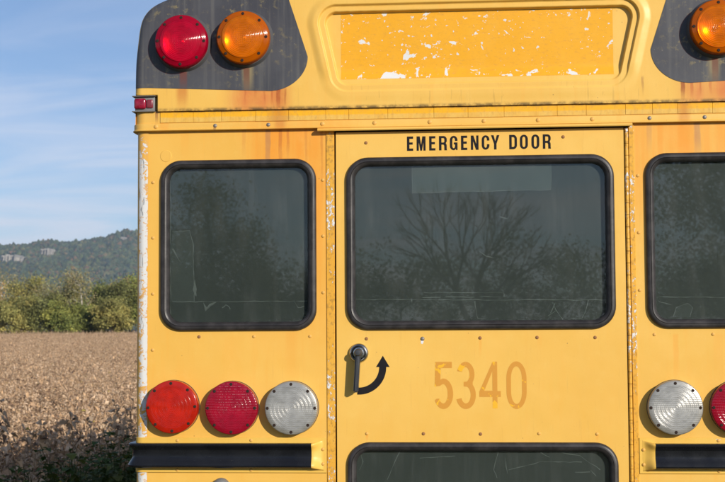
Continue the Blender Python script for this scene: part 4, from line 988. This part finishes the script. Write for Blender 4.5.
# ------------------------------------------------------------------ trees
OLIVE = [(0.105, 0.115, 0.03), (0.14, 0.14, 0.035), (0.075, 0.09, 0.025)]; YELG = [(0.17, 0.145, 0.045), (0.14, 0.13, 0.042), (0.115, 0.112, 0.036)]
GREEN = [(0.075, 0.080, 0.027), (0.095, 0.098, 0.033), (0.060, 0.064, 0.025)]; RUSTY = [(0.20, 0.125, 0.055), (0.15, 0.10, 0.045), (0.17, 0.13, 0.05)]; PALE = [(0.13, 0.125, 0.06), (0.11, 0.105, 0.05), (0.15, 0.12, 0.06)]
def tree(name, label, cat, loc, h, w, seed, pal, nleaf, leaf, group, bark=None, trunk=0.25, thin=1.0, bottom=0.12):
    r = np.random.default_rng(seed); root = empty(name, loc)
    V, F = [], []; ends = []
    lean = r.normal(0, 0.04, 2)*h
    TP = [np.array((lean[0]*t*t, lean[1]*t*t, h*0.82*t)) for t in np.linspace(0, 1, 7)]
    R0 = 0.022*h; tube_into(V, F, TP, np.linspace(R0, R0*0.2, 7), 7)
    for k in range(15):
        t = r.uniform(0.15, 0.95); p = TP[0]+(TP[-1]-TP[0])*t; a = r.uniform(0, 6.28); L_ = w*0.5*r.uniform(0.55, 1.0)*math.sqrt(max(0.15, 1-(t-0.35)**2*1.3))
        q = p+np.array((math.cos(a)*L_, math.sin(a)*L_, L_*r.uniform(0.15, 0.9))); md_ = (p+q)/2+np.array((0, 0, -0.05*L_))
        tube_into(V, F, [p, md_, q], [R0*0.4, R0*0.25, R0*0.08], 5); ends += [q, md_*0.4+q*0.6]
        for j in range(3):
            a2 = r.uniform(0, 6.28); q2 = q+np.array((math.cos(a2), math.sin(a2), r.uniform(0, 1)))*L_*0.35
            tube_into(V, F, [md_*0.3+q*0.7, q2], [R0*0.14, R0*0.04], 4); ends.append(q2)
    ends.append(TP[-1]); link('trunk', mesh('trunk', V, F, True), bark or m_bark, root)
    # clumps of leaves near the limb ends and through the crown
    C = np.array(ends); ex = 34
    u = r.normal(size=(ex, 3)); u /= np.linalg.norm(u, axis=1)[:, None]; u *= r.uniform(0.45, 1.0, (ex, 1))
    C = np.concatenate([C, np.stack([u[:, 0]*w*0.48, u[:, 1]*w*0.48, h*(bottom+0.5*(1-bottom))+u[:, 2]*h*0.5*(1-bottom)*0.93], -1)])
    C = C[C[:, 2] > h*bottom*0.7]; tint = r.integers(0, len(pal), len(C)); bri = r.uniform(0.6, 1.3, len(C))
    ci_ = r.integers(0, len(C), nleaf); rad = 0.085*(w+h)*0.5*thin
    p = C[ci_]+r.normal(size=(nleaf, 3))*rad*np.array((1, 1, 0.72)); p[:, 2] = np.maximum(p[:, 2], 0.1)
    d = r.normal(size=(nleaf, 3)); d /= np.linalg.norm(d, axis=1)[:, None]; e = np.cross(d, r.normal(size=(nleaf, 3))); e /= np.linalg.norm(e, axis=1)[:, None]
    s_ = leaf*r.uniform(0.6, 1.3, (nleaf, 1)); g = np.cross(d, e)
    Q = np.stack([p-d*s_, p+e*s_*0.55+g*s_*0.15, p+d*s_, p-e*s_*0.55+g*s_*0.15], 1).reshape(-1, 3)
    Fl = np.arange(nleaf*4).reshape(-1, 4)
    T = 2.6*np.array(pal)[tint[ci_]]*bri[ci_][:, None]*r.uniform(0.75, 1.25, (nleaf, 1))
    link('crown', tinted('crown', Q.tolist(), Fl.tolist(), T, m_leaf), None, root)
    tag(root, label, cat, group); return root
def far_s(px): return math.tan(math.atan((px-362.5)/1450)-yaw)
def far_xy(px, D): s = far_s(px); return CAM.x+D*s, CAM.y+D
# tree line: (photo place from the left, distance, height, width, palette, pale trunk, thinness)
TL = [(-62, 224, 9.5, 8.5, OLIVE, 0, 'rounded olive tree'), (-34, 219, 8.5, 7.0, YELG, 0, 'yellow green tree'), (2, 232, 10.3, 7.5, PALE, 1, 'tall thin pale grey tree at the left end of the tree line'),
      (-6, 214, 6.5, 6.0, RUSTY, 0, 'low russet brown shrubby tree at the left end of the tree line'), (24, 220, 8.7, 6.4, YELG, 0, 'broad yellow green tree, second from the left in the tree line'),
      (37, 212, 6.6, 5.6, GREEN, 0, 'dense green round tree in front of the yellow green tree'), (51, 215, 8.2, 4.2, PALE, 1, 'olive tree with white bare limbs in the tree line'),
      (66, 221, 9.0, 5.2, YELG, 1, 'yellow olive tree with pale forked limbs in mid tree line'), (60, 211, 4.2, 5.0, OLIVE, 0, 'low olive bush tree under the pale forked limbs'),
      (83, 216, 9.6, 4.6, PALE, 1, 'tallest thin tree with a long pale trunk in the tree line'), (91, 214, 5.0, 5.0, OLIVE, 0, 'low green tree under the long pale trunk'),
      (104, 220, 7.9, 5.2, OLIVE, 0, 'olive green tree left of the bus corner tree'), (118, 217, 8.3, 5.6, GREEN, 0, 'dark green tree beside the bus corner'), (130, 224, 8.8, 5.4, RUSTY, 0, 'russet tree partly behind the bus corner'),
      (112, 210, 5.2, 5.0, YELG, 0, 'low yellow green tree at the field edge near the bus corner'), (14, 210, 4.8, 5.2, YELG, 0, 'low yellow bush tree at the field edge on the far left'),
      (150, 218, 8.6, 6.6, OLIVE, 0, 'x'), (176, 222, 9.0, 7.0, GREEN, 0, 'x'), (206, 219, 8.4, 7.0, YELG, 0, 'x')]
for k, (px_, D_, h_, w_, pal, pale, lb) in enumerate(TL):
    x, y = far_xy(px_, D_)
    if lb in ('x', 'rounded olive tree', 'yellow green tree'): lb = 'tree of the tree line %s' % ('hidden behind the bus' if px_ > 0 else 'beyond the left edge of the view')
    thin = pale and pal is PALE
    tree('field_edge_tree', lb, 'tree', (x, y, float(gz(x, y))-0.1), h_*1.17, w_*1.05, 300+k, pal, 2600 if thin else 8000, 0.14 if thin else 0.165, 'trees along the far edge of the field', m_pale if pale else m_bark, thin=1.25 if thin else 1.0, bottom=0.35 if thin else 0.05)
# trees behind the camera, mirrored in the windows
tree('roadside_tree', 'dark leafy tree mirrored in the left rear window', 'tree', (-8.75, -42, 0), 7.0, 3.5, 501, GREEN, 26000, 0.055, None, bottom=0.1)
tree('roadside_tree', 'dark leafy tree mirrored in the right rear window', 'tree', (8.6, -40, 0), 9.5, 6.5, 502, GREEN, 24000, 0.065, None, bottom=0.1)
for k, (x, y, h_, w_) in enumerate([(-34, -95, 5.5, 10), (-25, -98, 5.0, 10), (-15.5, -96, 4.6, 11), (-6, -99, 5.2, 11), (4, -97, 4.8, 11), (14, -98, 5.4, 11), (23, -96, 5.6, 11)]):
    tree('roadside_tree', 'distant tree of the low row mirrored along the window bottoms', 'tree', (x, y, 0), h_, w_, 520+k, GREEN, 9000, 0.13, 'trees of the distant mirrored row', bottom=0.0)
V, F = [], []; rb = random.Random(9)
def branch(p, d, L_, R0, depth):
    q = p+d*L_*0.5+Vector((rb.gauss(0, .03), rb.gauss(0, .03), rb.gauss(0, .02)))*L_; e = p+d*L_
    tube_into(V, F, [p, q, e], [R0, R0*0.85, R0*0.7], 5 if depth > 3 else 3)
    if depth == 0: return
    for k in range(3 if depth > 1 else 2):
        ax = Vector((rb.gauss(0, 1), rb.gauss(0, 1), rb.gauss(0, .6))).normalized()
        d2 = (Matrix.Rotation(rb.uniform(0.28, 0.72), 3, ax) @ d); d2.z += 0.06; d2.normalize()
        branch(e if k else q*0.2+e*0.8, d2, L_*rb.uniform(0.66, 0.86), R0*0.60, depth-1)
branch(Vector((0, 0, 0)), Vector((0.03, 0, 1)), 1.75, 0.16, 6)
bt = empty('bare_tree', (-0.4, -38, 0)); tag(bt, 'leafless spreading tree mirrored in the emergency door window', 'tree')
link('trunk', mesh('trunk', V, F, True), m_bark, bt)

# ------------------------------------------------------------------ wooded hill with cliffs
HD = 4000.0
RPX = [-400, -150, -60, 0, 20, 34, 38, 44, 54, 58, 75, 95, 112, 117, 121, 127, 137, 170, 240, 400, 800]; RPY = [262, 250, 247, 245.5, 245.5, 245, 242, 241.3, 241.5, 243, 242.2, 239.8, 237.2, 233.5, 231.8, 231.6, 232.5, 236, 244, 252, 266]
rid_s = [far_s(p) for p in RPX]; rid_h = [(331-v)/1450*HD for v in RPY]
def hill_h(x, y):
    s_ = (x-CAM.x)/HD
    H = np.interp(s_, rid_s, rid_h)
    t = np.clip((y-2300)/(HD-5-2300), 0, 1)
    und = 9*np.sin(x/130+y/310)+6*np.sin(x/61-y/173)+4*np.sin(x/37+y/95+1)
    f = np.where(y < HD, 0.62*t+0.38*t*t, 1-0.25*np.clip((y-HD)/900, 0, 1))
    return H*f*1.0+und*np.sin(np.pi*t)*1.0
hxs = np.concatenate([np.linspace(-3600, -2000, 20), np.linspace(-1980, -600, 180), np.linspace(-580, 1800, 60)]); hys = np.concatenate([np.linspace(2300, 4000, 80), np.linspace(4040, 5200, 10)])
a, b_ = np.meshgrid(hxs, hys, indexing='ij'); I = np.arange(a.size).reshape(a.shape)
F = np.stack([I[:-1, :-1], I[1:, :-1], I[1:, 1:], I[:-1, 1:]], -1).reshape(-1, 4).tolist()
m_hill = simple('forest_floor', (0.045, 0.055, 0.025), 0.9, var=0.4, nscale=0.02)
o = obj('hill', np.stack([a, b_, hill_h(a, b_)], -1).reshape(-1, 3).tolist(), F, m_hill, None, True); tag(o, kind='structure')
# forest on it: one far-off wood
ico = bmesh.new(); bmesh.ops.create_icosphere(ico, subdivisions=1, radius=1); iv = np.array([v.co[:] for v in ico.verts]); itf = np.array([[v.index for v in f.verts] for f in ico.faces]); ico.free()
r = np.random.default_rng(21); nT = 15000
D = r.uniform(2700, 4030, nT); s_ = r.uniform(-0.39, -0.20, nT); x = CAM.x+s_*D; y = CAM.y+D
x2 = np.linspace(-3000, 1500, 700)+r.normal(0, 3, 700); y2 = r.uniform(3940, 4005, 700); x = np.concatenate([x, x2]); y = np.concatenate([y, y2]); nT = len(x)
hh = hill_h(x, y)
CLIFF = [(-3, 22, 253.5, 261.5), (38.5, 53, 247.5, 254.5), (119, 125.5, 236.6, 239.8)]
vis_py = 331-(hh+2-CAM.z)/(y-CAM.y)*1450; vis_px = 362.5+1450*np.tan(np.arctan((x-CAM.x)/(y-CAM.y))+yaw)
keep = np.ones(nT, bool)
for (p0, p1, t_, b2) in CLIFF:
    keep &= ~((vis_px > p0-1) & (vis_px < p1+1) & (vis_py > t_-1.0) & (vis_py < b2+1.5))      # no trees on or right below the bare rock
sz = r.uniform(4.2, 8.0, nT)
pal = np.array([(0.050, 0.068, 0.030), (0.062, 0.080, 0.030), (0.040, 0.058, 0.030), (0.085, 0.088, 0.034), (0.12, 0.085, 0.04), (0.105, 0.10, 0.036), (0.04, 0.055, 0.032), (0.14, 0.075, 0.04)])
ti = r.choice(8, nT, p=[.22, .2, .2, .14, .07, .08, .06, .03])
Vv = (iv[None]*(1+0.28*r.normal(size=(nT, len(iv), 1)))*np.stack([sz, sz, sz*r.uniform(0.9, 1.4, nT)], -1)[:, None, :])+np.stack([x, y, hh+sz*0.55], -1)[:, None, :]
Vv = Vv[keep]; ti = ti[keep]; nT = len(Vv)
Ff = (itf[None]+(np.arange(nT)*len(iv))[:, None, None]).reshape(-1, 3)
T = np.repeat(1.25*pal[ti]*r.uniform(0.6, 1.4, (nT, 1)), len(itf), axis=0)
fo = link('forest', tinted('forest', Vv.reshape(-1, 3).tolist(), Ff.tolist(), T, m_leaf), None); tag(fo, 'mixed autumn forest covering the far hill', 'forest', None, 'stuff')
def rock_mat():
    M = Mat('cliff_rock'); P = M.pos()
    c = M.mix(M.ss(M.noise(M.scl(P, (1, 1, 2.2)), 0.06, 5, 0.7), 0.35, 0.65), (0.40, 0.365, 0.31), (0.20, 0.185, 0.165))
    return M.done(M.bsdf(c, 0.9, 0, 0.2, M.bump(M.noise(P, 0.2, 5), 0.8, 2.0)))
m_rock = rock_mat()
for k, (p0, p1, t_, b2) in enumerate(CLIFF):
    sl = far_s((p0+p1)/2); dd = np.linspace(2600, 3990, 1400); ang = (hill_h(CAM.x+dd*sl, CAM.y+dd)-CAM.z)/dd
    Dc = float(dd[np.argmax(ang > (331-b2)/1450)])-12.0; x0 = CAM.x+Dc*far_s(p0); x1 = CAM.x+Dc*far_s(p1); zt = CAM.z+(331-t_)/1450*Dc; z0 = CAM.z+(331-b2)/1450*Dc
    nxk, nzk = 26, 9; V = []
    for j in range(nzk):
        for i in range(nxk):
            u = i/(nxk-1); v = j/(nzk-1); ed = 1-abs(2*u-1)**3
            blk = 6*math.sin(u*31+k)+5*math.sin(u*13+2*k)+4*math.sin(u*57)
            V.append((x0+(x1-x0)*u, CAM.y+Dc+blk-14+22*v*(1-ed)+6*v, z0-5+(zt-z0+5)*v*(0.72+0.28*ed)+2.0*math.sin(u*23+v*4)))
    F = [(j*nxk+i, j*nxk+i+1, (j+1)*nxk+i+1, (j+1)*nxk+i) for j in range(nzk-1) for i in range(nxk-1)]
    bb = len(V); V += [(V[i][0], V[i][1]+70, V[i][2]) for i in range((nzk-1)*nxk, nzk*nxk)]; F += [((nzk-1)*nxk+i, (nzk-1)*nxk+i+1, bb+i+1, bb+i) for i in range(nxk-1)]
    o = obj('rock_cliff', V, F, m_rock); tag(o, ('long pale rock cliff at the left edge on the wooded hill', 'tan rock cliff under a knoll on the wooded ridge', 'small pale rock cliff at the ridge top near the bus corner')[k], 'cliff')

# ------------------------------------------------------------------ haze
hz_m = Mat('haze_air'); pv = hz_m.node('ShaderNodeVolumePrincipled'); pv.inputs['Color'].default_value = (0.60, 0.78, 1.0, 1); pv.inputs['Density'].default_value = 0.00008; pv.inputs['Anisotropy'].default_value = 0.0
hz_m.t.links.new(pv.outputs[0], hz_m.out.inputs['Volume'])
V = [(x, y, z) for z in (-2.0, 330.0) for (x, y) in ((-4200, -400), (2500, -400), (2500, 5600), (-4200, 5600))]
o = obj('haze', V, [(3, 2, 1, 0), (4, 5, 6, 7), (0, 1, 5, 4), (1, 2, 6, 5), (2, 3, 7, 6), (3, 0, 4, 7)], hz_m.m); tag(o, 'thin pale autumn haze over the field and hill', 'haze', None, 'stuff')
